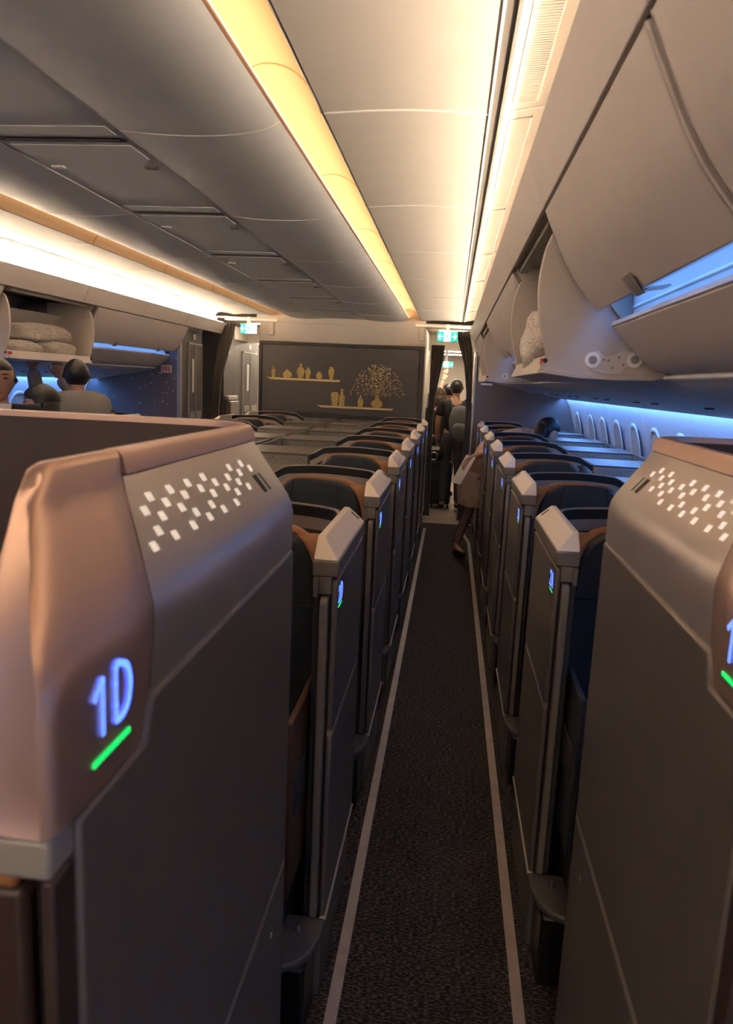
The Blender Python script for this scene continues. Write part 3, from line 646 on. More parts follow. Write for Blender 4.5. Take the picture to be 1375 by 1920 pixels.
# exit signs
def exit_sign(x, y, z, w, h, both, label):
    t = empty('exit_sign', (x, y, z), label=label, cat='exit sign', group='green exit signs')
    box('housing', (-w/2, 0, -h/2), (w/2, 0.03, h/2), 'white', t, bevel=0.003)
    box('mount', (-0.02, 0.005, h/2), (0.02, 0.025, 2.34-z), 'joint', t)
    tw = w/3
    cells = [(-1.5, 'L'), (-0.5, 'M'), (0.5, 'R')] if both else [(-1.5, 'L'), (-0.5, 'M'), (0.5, 'N')]
    for k0, c in cells:
        x0 = k0*tw
        m = {'L': 'green', 'R': 'green', 'M': 'lit', 'N': 'lit'}[c]
        f = box('sign_field', (x0+0.002, -0.003, -h/2+0.004), (x0+tw-0.002, 0.0, h/2-0.004), m, t)
        cx = x0+tw/2
        if c in 'LR':
            sgn = -1 if c == 'L' else 1
            bm = bmesh.new()
            for sz in (1, -1): tube_bm(bm, [(cx+sgn*tw*0.32, -0.004, 0), (cx+sgn*0.0*tw, -0.004, sz*h*0.28)], 0.006, 4)
            tube_bm(bm, [(cx-sgn*tw*0.32, -0.004, 0), (cx+sgn*tw*0.30, -0.004, 0)], 0.006, 4)
            bm_to('arrow', bm, 'lit', f)
        elif c == 'M':
            bm = bmesh.new()     # running figure in a doorway
            disc_bm(bm, (cx+0.004, -0.0035, h*0.27), (0, -1, 0), 0.008, 0.002, 10)
            for a, b in (((0, .15), (0, -.05)), ((0, -.05), (.02, -.3)), ((0, -.05), (-.018, -.2)), ((-.018, -.2), (-.03, -.3)), ((0, .12), (.022, .02)), ((0, .12), (-.02, .03))):
                tube_bm(bm, [(cx+a[0], -0.0045, a[1]*h), (cx+b[0], -0.0045, b[1]*h)], 0.0045, 5)
            bm_to('figure', bm, 'green', f)
    return t
exit_sign(-0.095, BULK-0.06, 2.205, 0.235, 0.115, True, 'green exit sign with two arrows over the near aisle curtain')
exit_sign(-2.42, BULK-0.10, 2.205, 0.20, 0.115, False, 'green exit sign with left arrow over the far aisle')
exit_sign(-0.12, 11.9, 1.98, 0.22, 0.10, True, 'distant small exit sign glimpsed between the aisle curtains')

# curtains
def curtain(name, rows, label, nfold, amp, axis):
    """rows: list of (z, p0, p1) with p0,p1 (x,y) ends of the cloth at that height"""
    N = 40; front = []
    for z, p0, p1 in rows:
        ring = []
        for i in range(N+1):
            t = i/N; x = p0[0]+(p1[0]-p0[0])*t; y = p0[1]+(p1[1]-p0[1])*t
            d = amp*sin(t*nfold*2*pi)*(1+0.3*sin(5*t+z*2))
            ring.append((x+d*axis[0], y+d*axis[1], z))
        back = [(p[0]+0.012*axis[0], p[1]+0.012*axis[1], p[2]) for p in ring]
        front.append(ring+back[::-1])
    return loft(name, front, 'curtain', None, smooth=60, label=label, cat='curtain', group='dark brown aisle curtains')
def crow(a): return [(z, p, q) for z, p, q in a]
curtain('curtain', [(2.13, (-0.285, 9.2), (-0.12, 9.2)), (1.95, (-0.28, 9.2), (-0.13, 9.2)), (1.75, (-0.28, 9.2), (-0.165, 9.2)), (1.5, (-0.28, 9.2), (-0.205, 9.2)), (1.2, (-0.285, 9.2), (-0.215, 9.2)), (0.6, (-0.29, 9.2), (-0.20, 9.2)), (0.03, (-0.29, 9.2), (-0.19, 9.2))],
        'brown curtain tied back beside the artwork bulkhead, near aisle', 4, 0.016, (0, 1))
curtain('curtain', [(2.29, (0.0, 9.0), (0.155, 9.02)), (2.1, (0.055, 9.0), (0.205, 9.02)), (1.9, (0.12, 9.0), (0.225, 9.02)), (1.6, (0.165, 9.0), (0.235, 9.02)), (1.2, (0.18, 9.0), (0.238, 9.02)), (0.6, (0.16, 9.0), (0.238, 9.02)), (0.03, (0.15, 9.0), (0.238, 9.02))],
        'brown curtain swept against the right partition post, near aisle', 4, 0.016, (0, 1))
curtain('curtain', [(2.27, (-2.80, 8.84), (-2.64, 8.90)), (2.1, (-2.81, 8.84), (-2.67, 8.90)), (1.9, (-2.84, 8.82), (-2.72, 8.88)), (1.6, (-2.88, 8.80), (-2.79, 8.86)), (1.2, (-2.90, 8.80), (-2.82, 8.86)), (0.6, (-2.90, 8.80), (-2.80, 8.86)), (0.03, (-2.90, 8.80), (-2.79, 8.86))],
        'brown curtain gathered beside the left lavatory, far aisle', 4, 0.016, (0, 1))

# ------------------------------------------------------------------ suites
TR = {}
def suite(s, num, xf, yf, label, group, cw=0.43, ce=1.0):
    """s=-1: the suite lies to the left of its aisle face, +1: to the right. origin at aisle face, front, floor"""
    t = empty('suite_shell', (xf, yf, 0), label=label, cat='suite', group=group)
    U = lambda u: s*u
    def bx(nm, u0, v0, z0, u1, v1, z1, m, bev=0.0, par=None): return box(nm, (U(u0), v0, z0), (U(u1), v1, z1), m, par or t, bevel=bev)
    up = bx('upper_panel', 0, 0.0, 0.772, 0.014, 0.55, 1.168, 'taupe', 0.005)
    bx('lower_panel', 0, 0.0, 0.243, 0.014, 0.55, 0.760, 'taupe', 0.005)
    bx('panel_groove', 0.003, 0.002, 0.755, 0.012, 0.548, 0.78, 'trimline')
    bx('skirt', 0.008, 0.0, 0.0, 0.03, 0.55, 0.230, 'skirt', 0.004)
    bx('trim_strip', -0.004, -0.002, 0.231, 0.014, 0.552, 0.241, 'trimline', 0.002)
    bx('inner_liner', 0.046, 0.015, 0.0, 0.060, 0.53, 1.17, 'shell', 0.002)
    bx('door_slot', 0.016, 0.03, 0.0, 0.046, 0.54, 1.17, 'black')
    # retracted sliding door with a rounded top corner
    pf = [(-0.014, 0.245), (0.4, 0.245), (0.4, 1.126), (0.006, 1.126)] + [(-0.014+0.02*(1-sin(a)), 1.106+0.02*cos(a)) for a in (0.35, 0.8, 1.2, pi/2)]
    ext_x('sliding_door', pf, U(0.020), U(0.041), 'capside', t, bevel=0.004, smooth=40)
    bx('door_pillar', 0.0475, -0.002, 1.122, 0.060, 0.03, 1.172, 'capside', 0.002)
    bx('door_header', 0.0145, -0.001, 1.131, 0.047, 0.03, 1.1745, 'capside', 0.002)
    # dark number field on the aisle face
    fld = [(0.001, 1.166), (0.105, 1.166), (0.100, 1.10), (0.085, 1.075), (0.001, 1.045)]
    ext_x('number_field', fld, U(-0.0012), U(0.002), 'shell' if False else 'skirt', t)
    right = (0, 1, 0) if s < 0 else (0, -1, 0)
    stroke_text('seat_number', num, 0.040, 'blue_lit', up, (U(-0.002), 0.050, 1.106), right, (0, 0, 1), 0.0024)
    box('indicator', (U(-0.0022), 0.022, 1.092), (U(0.0), 0.080, 1.0955), 'green_lit', up)
    # cap: fascia with sloping top
    fas = bx('cap_fascia', -0.001, -0.001, 1.176, 0.062, 0.552, 1.2155, 'capside', 0.003)
    vs = [(U(0.0), 0, 1.2165), (U(0.060), 0, 1.2165), (U(0.048), 0.072, 1.262), (U(0.064), 0.074, 1.262), (U(0.064), 0.022, 1.2165),
          (U(0.0), 0.551, 1.2165), (U(0.048), 0.535, 1.262), (U(0.064), 0.535, 1.262), (U(0.064), 0.551, 1.2165)]
    fs = [(0, 1, 2), (1, 4, 3), (1, 3, 2), (0, 2, 6, 5), (2, 3, 7, 6), (3, 4, 8, 7), (5, 6, 7, 8), (0, 5, 8, 4, 1)]
    cp = add('cap_top', vs, fs, 'cap', t, bevel=0.003, smooth=25)
    a = Vector((U(0.0), 0, 1.2165)); b = Vector((U(0.048), 0, 1.262)); d = b-a; nn = Vector((-s*d.z*s*s, 0, abs(d.x))).normalized()
    nn = Vector((-s*abs(d.z), 0, abs(d.x))).normalized()
    q = [a+d*0.30+Vector((0, 0.505, 0)), a+d*0.78+Vector((0, 0.497, 0)), a+d*0.78+Vector((0, 0.512, 0)), a+d*0.30+Vector((0, 0.520, 0))]
    add('cap_slot', [p+nn*0.0008 for p in q]+[p-nn*0.006 for p in q], [(0,1,2,3),(7,6,5,4),(0,4,5,1),(1,5,6,2),(2,6,7,3),(3,7,4,0)], 'dark', cp)
    # shell wrapping round the seat back
    path = smoothline([(0.062, 0.10, 1.245), (0.064, 0.30, 1.250), (0.072, 0.46, 1.253), (0.11, 0.525, 1.256), (0.22, 0.550, 1.261), (0.34, 0.560, 1.263), (0.46, 0.565, 1.255), (0.505, 0.566, 1.246), (0.545, 0.566, 1.222), (0.585, 0.566, 1.202)], 3)
    def ribbon(nm, off0, off1, zt, zb, m, i0=0, par=None):
        rings = []
        P = path[i0:]
        for i, p in enumerate(P):
            a0 = P[max(0, i-1)]; b0 = P[min(len(P)-1, i+1)]
            dx, dy = b0[0]-a0[0], b0[1]-a0[1]; l = sqrt(dx*dx+dy*dy); nx, ny = dy/l, -dx/l     # towards the seat
            z1 = p[2]+zt if zt > -0.5 else -zt
            z0 = p[2]+zb if zb > -0.2 else -zb
            rings.append([(U(p[0]+nx*off0), p[1]+ny*off0, z0), (U(p[0]+nx*off1), p[1]+ny*off1, z0), (U(p[0]+nx*off1), p[1]+ny*off1, z1), (U(p[0]+nx*off0), p[1]+ny*off0, z1)])
        return loft(nm, rings, m, par or t, smooth=35)
    ribbon('shell_wall', 0.0, -0.022, -0.002, -0.28, 'shell', 6)
    ribbon('shell_lining', 0.0, 0.004, -0.072, -0.30, 'shell', 6)
    ribbon('shell_band', 0.0, 0.007, -0.038, -0.076, 'band', 6)
    ribbon('shell_collar', 0.0, 0.003, -0.004, -0.038, 'black', 6)
    ribbon('shell_rim', 0.0035, -0.004, 0.002, -0.003, 'trimline', 6)
    # centre console behind the shell, grilles on its front
    c1 = 0.590+cw
    cn = bx('console', 0.590, 0.545, 0.30, c1, ce, 1.198, 'console', 0.008)
    bx('console_top', 0.586, 0.540, 1.199, c1, ce+0.004, 1.207, 'capside', 0.003)
    for a0, b0 in ((0.05, 0.24), (0.27, 0.73), (0.76, 0.96)):
        box('grille', (U(0.590+cw*a0), 0.5435, 1.158), (U(0.590+cw*b0), 0.548, 1.187), 'perf', cn)
    bx('console_post', c1-0.022, 0.46, 1.10, c1-0.002, 0.545, 1.212, 'capside', 0.004)
    bx('console_wing', c1-0.012, 0.0, 0.6, c1, 0.50, 1.205, 'capside', 0.002)
    # entry sill and kick plate ahead of the door
    ext_z('sill', [(U(-0.001), 0.0), (U(-0.001), -0.06), (U(0.012), -0.12), (U(0.04), -0.165), (U(0.08), -0.185), (U(0.42), -0.19), (U(0.42), 0.0)], 0.218, 0.240, 'skirt', t, bevel=0.006, smooth=40)
    bx('kick_plate', 0.022, -0.16, 0.0, 0.42, -0.002, 0.217, 'black', 0.01)
    disc('sill_stud', (U(0.06), -0.06, 0.24), (0, 0, 1), 0.006, 0.02, 'metal', t, n=10)
    return t
def seat(s, xf, yf, label, group):
    t = empty('cabin_seat', (xf+s*0.32, yf+0.30, 0.0), label=label, cat='seat', group=group)
    ox = s*0.32
    def P(u): return s*u-ox
    # back: outline in the (u,z) plane, upright with rounded shoulders
    outl = [(0.085, 0.52), (0.088, 0.95), (0.098, 1.10), (0.122, 1.18), (0.165, 1.222), (0.22, 1.236), (0.34, 1.240), (0.40, 1.232), (0.445, 1.20), (0.478, 1.13), (0.50, 1.0), (0.51, 0.52)]
    o2 = smoothline(outl, 3)
    def back(nm, pts, y0, y1, m, bev, par=None):
        bm = bmesh.new(); prism_bm(bm, pts, lambda p: (P(p[0]), y0, p[1]), lambda p: (P(p[0]), y1, p[1]))
        return bm_to(nm, bm, m, par or t, bevel=bev, smooth=40)
    cxu = 0.29
    grow = [(cxu+(p[0]-cxu)*1.045-(0.012 if p[0] < 0.2 else 0), 0.5+(p[1]-0.5)*1.010) for p in o2]
    grow2 = [(max(0.066, g[0]), g[1]) for g in grow]
    back('back_shell', grow2, -0.03, 0.012, 'tan', 0.010)
    bk_ = back('backrest', o2, -0.06, -0.012, 'leather', 0.014)
    # stitched seams dividing the headrest in three and a lower line
    for (a, b) in (((0.205, 1.236), (0.180, 1.02)), ((0.392, 1.236), (0.418, 1.02)), ((0.10, 1.02), (0.495, 1.02))):
        tube('seam', [(P(a[0]), -0.061, a[1]), (P(b[0]), -0.061, b[1])], 0.0022, 'black', bk_, n=6)
    # curled aisle-side wing
    w = [[(P(0.0655), 0.0, z), (P(0.0655), -0.035-f, z), (P(0.074+d), -0.058-f, z), (P(0.088+d), -0.052-f, z), (P(0.090+d), -0.01, z)] for z, d, f in ((0.60, 0, 0.0), (0.80, 0, 0.008), (1.0, 0.002, 0.014), (1.09, 0.006, 0.014), (1.14, 0.016, 0.010), (1.172, 0.030, 0.004), (1.20, 0.050, -0.008), (1.220, 0.085, -0.028))]
    loft('side_wing', w, 'tan', t, smooth=60, bevel=0.003)
    box('seat_cushion', (P(0.085), -0.58, 0.40), (P(0.51), -0.05, 0.53), 'leather', t, bevel=0.04)
    box('seat_base', (P(0.10), -0.50, 0.0), (P(0.50), 0.10, 0.40), 'shell', t, bevel=0.01)
    box('arm_panel', (P(0.070), -0.46, 0.40), (P(0.086), -0.03, 0.86), 'tan_shaded' if s < 0 else 'leather', t, bevel=0.006)
    box('armrest', (P(0.066), -0.42, 0.60), (P(0.082), -0.02, 0.70), 'cushion', t, bevel=0.006)
    return t
LX, RX = -0.250, 0.315
PL_, PR_ = 1.0595, 1.072
LY = [1.74+PL_*k for k in range(7)]; RY = [2.03+PR_*k-(0.12 if k == 6 else 0) for k in range(7)]
ordn = ['first', 'second', 'third', 'fourth', 'fifth', 'sixth', 'seventh']
for k in range(7):
    suite(-1, '%dD' % (k+2), LX, LY[k], 'charcoal suite wall with blue number %dD, %s left of the aisle' % (k+2, ordn[k]), 'suites left of the near aisle', ce=0.66 if k == 6 else 1.0)
    seat(-1, LX, LY[k], 'dark leather seat with tan wing inside left aisle suite %dD' % (k+2), 'seats left of the near aisle')
    suite(1, '%dA' % (k+2), RX, RY[k], 'taupe suite wall with blue number %dA, %s right of the aisle' % (k+2, ordn[k]), 'suites right of the near aisle', cw=0.50, ce=0.60 if k == 6 else 0.85 if k == 5 else 1.0)
    seat(1, RX, RY[k], 'navy leather seat with tan wing inside right aisle suite %dA' % (k+2), 'seats right of the near aisle')
FG, FK = -2.31, -2.875
for k in range(7):
    suite(1, '%dG' % (k+2), FG, LY[k], 'suite across the centre consoles facing the far aisle, %s from the front' % ordn[k], 'centre suites on the far aisle', cw=0.40, ce=0.66 if k == 6 else 1.0)
    seat(1, FG, LY[k], 'seat of the far aisle centre suite, %s from the front' % ordn[k], 'seats of the far aisle centre suites')
for k in range(5):
    suite(-1, '%dK' % (k+2), FK, RY[k]-0.1, 'window suite beyond the far aisle, %s from the front' % ordn[k], 'window suites beyond the far aisle', cw=0.50, ce=0.95)
    seat(-1, FK, RY[k]-0.1, 'seat of the far window suite, %s from the front' % ordn[k], 'seats of the far window suites')

# ------------------------------------------------------------------ row one: large front suites
GEM = [(2,4),(1,3),(4,4),(3,3),(2,2),(1,1),(0,0),(6,4),(5,3),(4,2),(2,0),(8,4),(7,3),(5,1),(4,0),(9,3),(8,2),(7,1),(6,0),(12,4),(11,3),(10,2),(8,0),(14,4),(13,3),(12,2),(11,1),(10,0),(15,3),(13,1)]
def front_suite(s, num, xf, y0, label, cw):
    """y measured from the left suite's own numbers; y0 shifts it"""
    t = empty('front_suite', (xf, y0, 0), label=label, cat='suite', group='large front row suites')
    U = lambda u: s*u
    YA = 1.265
    # outer section, bottom to top; u at the front end / along the body, z, boundary between copper and grey
    sec = [  # u_front, u_body, z_front, z_body, y_boundary
        (0.000, 0.000, 1.318, 1.318, 0.600), (0.000, 0.000, 1.360, 1.360, 0.622), (0.000, 0.000, 1.400, 1.395, 0.628), (0.000, 0.000, 1.435, 1.420, 0.634),
        (0.000, 0.0035, 1.465, 1.437, 0.640), (0.001, 0.0115, 1.495, 1.4525, 0.648), (0.002, 0.026, 1.520, 1.473, 0.668), (0.004, 0.044, 1.540, 1.498, 0.692), (0.007, 0.062, 1.553, 1.523, 0.714), (0.012, 0.0745, 1.563, 1.541, 0.732)]
    def lerp(a, b, q): return a+(b-a)*q
    inn = [(0.079, 1.561, 0.590, 0.738), (0.085, 1.5675, 0.600, 0.745), (0.099, 1.5675, 0.603, 0.745), (0.104, 1.563, 0.598, 0.745), (0.107, 1.54, 0.585, 0.745), (0.100, 1.45, 0.525, 0.745), (0.105, 1.318, 0.452, 0.745)]
    YF = [0.450, 0.450, 0.451, 0.453, 0.457, 0.466, 0.490, 0.520, 0.548, 0.572]
    rings = []
    for q in (0.0, 0.015, 0.04, 0.08, 0.13, 0.2, 0.35, 0.5, 0.75, 1.0):
        r = []
        fr = 0.009*(1-sqrt(max(0, 1-max(0, 1-q/0.13)**2)))            # rounded front corner
        for (uf, ub, zf, zb, yb), yf in zip(sec, YF): r.append((U(ub+fr), lerp(yf, yb, q), zb-fr*max(0, (zb-1.45)/0.12)))
        for ub, zb, yf, yb in inn: r.append((U(ub-fr*0.6*(1 if ub > 0.09 else -0.5)), lerp(yf, yb, q), zb-fr*max(0, (zb-1.45)/0.12)))
        rings.append(r)
    cen = [sum(p[i] for p in rings[0])/len(rings[0]) for i in range(3)]
    rings.insert(0, [tuple(p[i]+(cen[i]-p[i])*0.10 for i in range(3)) for p in rings[0]])
    cop = loft('copper_cover', rings, 'copper', t, smooth=60)
    # grey cover with the mosaic lights
    gr = []
    for q in (0.0, 0.33, 0.66, 0.97, 1.0):
        r = []
        for uf, ub, zf, zb, yb in sec[1:]: r.append((U(ub+(0.004 if q == 1.0 else 0)), lerp(yb+0.0025, YA, q), zb))
        r += [(U(0.10), lerp(0.74, YA, q), 1.541), (U(0.10), lerp(0.74, YA, q), 1.36)]
        gr.append(r)
    cov = loft('grey_cover', gr, 'grey1', t, smooth=50)
    # copper band along the top edge, then the rim of the back wall
    bnd = [(0.075, 1.5425), (0.080, 1.562), (0.086, 1.568), (0.100, 1.568), (0.106, 1.562), (0.108, 1.50), (0.104, 1.50), (0.101, 1.5425)]
    ext_y('top_band', [(U(p[0]), p[1]) for p in bnd], 0.747, YA+0.004, 'copper', t, smooth=40)
    fs_ = []
    a = Vector((U(0.0115), 0, 1.4525)); b = Vector((U(0.0745), 0, 1.541)); d = b-a; nn = Vector((-s*d.z, 0, abs(d.x))).normalized()
    gm = None
    for i, j in GEM:
        yc = 0.705+0.0293*i; sc = 0.27+0.115*j
        c = a+d*sc+Vector((0, yc, 0)); h = 0.0078; e1 = Vector((0, 1, 0)); e2 = d.normalized()
        q = [c-e1*0.0070-e2*0.0052, c+e1*0.0062-e2*0.0058, c+e1*0.0070+e2*0.0052, c-e1*0.0062+e2*0.0058]
        add('mosaic_light', [p+nn*0.0008 for p in q]+[p-nn*0.002 for p in q], [(0,1,2,3),(7,6,5,4),(0,4,5,1),(1,5,6,2),(2,6,7,3),(3,7,4,0)], 'gem', cov)
    q = [a+d*0.20+Vector((0, 1.140, 0)), a+d*0.50+Vector((0, 1.130, 0)), a+d*0.50+Vector((0, 1.172, 0)), a+d*0.20+Vector((0, 1.182, 0))]
    sl = add('belt_slot', [p+nn*0.0008 for p in q]+[p-nn*0.01 for p in q], [(0,1,2,3),(7,6,5,4),(0,4,5,1),(1,5,6,2),(2,6,7,3),(3,7,4,0)], 'dark', cov)
    c = (q[0]+q[1]+q[2]+q[3])/4
    add('slot_bar', [c+d*0.18-Vector((0, 0.012, 0))+nn*0.002, c+d*0.18+Vector((0, 0.000, 0))+nn*0.002, c-d*0.16+Vector((0, 0.010, 0))+nn*0.002, c-d*0.16-Vector((0, 0.002, 0))+nn*0.002], [(0, 1, 2, 3)], 'metal', sl)
    # aisle panels
    ext_x('main_panel', [(0.488, 0.745), (YA, 0.745), (YA, 1.352), (0.628, 1.352), (0.615, 1.312), (0.488, 1.312)], U(0.0), U(0.016), 'taupe', t, bevel=0.006, smooth=40)
    box('panel_groove', (U(0.004), 0.632, 1.346), (U(0.016), YA-0.004, 1.364), 'trimline', t)
    box('lower_panel', (U(0.0), 0.488, 0.01), (U(0.016), YA, 0.733), 'taupe', t, bevel=0.006)
    box('panel_trim', (U(0.001), 0.49, 0.731), (U(0.014), YA-0.002, 0.747), 'trimline', t)
    box('inner_wall', (U(0.020), 0.61, 0.0), (U(0.110), YA-0.006, 1.405), 'black', t)
    box('front_pillar', (U(0.002), 0.4525, 0.0), (U(0.012), 0.486, 1.283), 'brown', t, bevel=0.003)
    ext_z('pillar_collar', [(U(0.003), 0.4515), (U(0.003), 0.487), (U(0.11), 0.487), (U(0.11), 0.4515)], 1.284, 1.316, 'console', t, bevel=0.004, smooth=40)
    disc('panel_screw', (U(0.001), 1.16, 0.66), (-s, 0, 0), 0.006, 0.002, 'metal', t, n=12)
    # illuminated number and green bar on the copper cover
    right = (0, 1, 0) if s < 0 else (0, -1, 0)
    stroke_text('seat_number', num, 0.046, 'blue_lit', cop, (U(-0.0012), 0.545, 1.363), right, (0, 0, 1), 0.0028)
    box('indicator', (U(-0.0015), 0.512, 1.3405), (U(0.001), 0.578, 1.3450), 'green_lit', cop)
    # back wall of the seat with copper rim
    wl = cw
    pth = smoothline([(0.09, 1.24), (0.13, 1.305), (0.22, 1.325), (wl*0.6, 1.32), (wl, 1.30)], 4)
    def rib(nm, o0, o1, z0, z1, m):
        rg = []
        for u, y in pth: rg.append([(U(u), y+o0, z0), (U(u), y+o1, z0), (U(u), y+o1, z1), (U(u), y+o0, z1)])
        return loft(nm, rg, m, t, smooth=40)
    rib('back_wall', 0.0, 0.03, 0.3, 1.558, 'brown')
    rib('back_rim', -0.004, 0.032, 1.558, 1.568, 'copper')
    box('side_ledge', (U(0.125), 0.60, 1.150), (U(0.50), 1.22, 1.172), 'tan', t, bevel=0.008)
    box('ledge_body', (U(0.12), 0.605, 0.0), (U(0.49), 1.21, 1.149), 'brown', t, bevel=0.01)
    box('foot_wall', (U(0.09), 1.335, 0.0), (U(wl), 1.36, 1.10), 'shell', t)
    return t
front_suite(-1, '1D', -0.262, 0.0, 'large copper edged suite wall numbered 1D in the left foreground', 1.0)
front_suite(1, '1A', 0.326, 0.262, 'large copper edged suite wall numbered 1A in the right foreground', 0.97)
def far_front():
    return None

# things left inside the suites
blob('patterned_bag', (-0.46, 1.50, 0.72), (0.09, 0.07, 0.16), 'florals', None, seed=21, amp=0.1, label='black and white patterned bag on the seat of suite 2D', cat='bag')
blob('blue_bag', (0.52, 1.86, 0.66), (0.09, 0.07, 0.13), 'bluebag', None, seed=22, amp=0.1, label='dark blue bag on the seat of suite 2A', cat='bag')


# ------------------------------------------------------------------ people
def skin_mesh(joints, edges, root=0, sub=2):
    """joints: [(x,y,z,r)], grown with a Skin modifier and returned as a plain mesh"""
    me = bpy.data.meshes.new('tmp'); me.from_pydata([j[:3] for j in joints], edges, [])
    o = bpy.data.objects.new('tmp', me); COL.objects.link(o)
    sk = o.modifiers.new('skin', 'SKIN'); sk.use_smooth_shade = True
    for i, j in enumerate(joints):
        d = me.skin_vertices[0].data[i]; d.radius = (j[3], j[3] if len(j) < 5 else j[4]); d.use_root = (i == root)
    ss = o.modifiers.new('sub', 'SUBSURF'); ss.levels = sub; ss.render_levels = sub
    dg = bpy.context.evaluated_depsgraph_get(); out = bpy.data.meshes.new_from_object(o.evaluated_get(dg))
    bpy.data.objects.remove(o); bpy.data.meshes.remove(me)
    return out
def head_shape(v, grow=0.0):
    """unit direction -> point on a head that faces -Y (ear to ear along X), centre between the ears"""
    x, y, z = v
    a, b, c = 0.076, 0.097, 0.114
    p = Vector((x*a, y*b, z*c))
    if z > 0: p.x *= 1+0.42*z*(1-z); p.y *= 1+0.42*z*(1-z)
    if z < 0:
        t = -z; p.x *= 1-0.30*t*t; p.y *= 1-0.22*t if y > 0 else 1-0.05*t
        if y < 0: p.y -= 0.010*t
    if y < 0:
        g = lambda x0, z0, sx, sz: math.exp(-((x-x0)/sx)**2-((z-z0)/sz)**2)
        d = 0.024*g(0, -0.16, 0.13, 0.16)+0.010*g(0, 0.06, 0.10, 0.22)-0.008*(g(0.42, 0.06, 0.2, 0.12)+g(-0.42, 0.06, 0.2, 0.12))
        d += 0.006*g(0, -0.50, 0.26, 0.06)+0.005*g(0, -0.60, 0.22, 0.06)+0.008*g(0, -0.85, 0.3, 0.14)+0.004*(g(0.4, 0.2, 0.3, 0.08)+g(-0.4, 0.2, 0.3, 0.08))
        p.y -= d
    ear = math.exp(-((y-0.12)/0.16)**2-((z+0.08)/0.22)**2)
    if abs(x) > 0.7: p.x += 0.020*ear*(1 if x > 0 else -1)*((abs(x)-0.7)/0.3)
    if grow:
        p = p*(1+grow)
    return p
def head_bm(bm, mtx, grow=0.0, keep=None, seg=36):
    bmh = bmesh.new(); bmesh.ops.create_uvsphere(bmh, u_segments=seg, v_segments=26, radius=1)
    if keep:
        bad = [f for f in bmh.faces if not keep(f.calc_center_median())]
        bmesh.ops.delete(bmh, geom=bad, context='FACES')
    for v in bmh.verts: v.co = mtx @ head_shape(v.co.normalized(), grow)
    me = bpy.data.meshes.new('t'); bmh.to_mesh(me); bmh.free(); bm.from_mesh(me); bpy.data.meshes.remove(me)
def hand_bm(bm, wrist, fwd, palm_n, s=1.0, curl=0.5, side=1):
    f = Vector(fwd).normalized(); n = Vector(palm_n); n = (n-f*n.dot(f)).normalized(); w = f.cross(n)*side; wr = Vector(wrist)
    rings = []
    for t, ww, hh in ((-0.01, 0.024, 0.019), (0.02, 0.034, 0.016), (0.06, 0.041, 0.014), (0.092, 0.040, 0.012)):
        c = wr+f*t*s
        rings.append([c+w*ww*s*cos(a)+n*hh*s*sin(a) for a in [2*pi*i/12 for i in range(12)]])
    loft_bm(bm, rings)
    for k, (off, L) in enumerate(((-0.030, 0.062), (-0.010, 0.076), (0.011, 0.071), (0.030, 0.055))):
        p = wr+f*0.085*s+w*off*s; d = f; pts = [p]
        for q in range(3):
            d = (d*cos(curl*0.6)+n*sin(curl*0.6)).normalized(); p = p+d*L*s/3*1.15; pts.append(p)
        tube_bm(bm, pts, [0.0095*s, 0.009*s, 0.008*s, 0.0055*s], 8)
    p = wr+f*0.022*s-w*0.030*s; d = (f*0.7-w*0.7+n*0.25).normalized()
    tube_bm(bm, [p, p+d*0.035*s, p+(d+f*0.6).normalized()*0.066*s], [0.012*s, 0.0105*s, 0.007*s], 8)
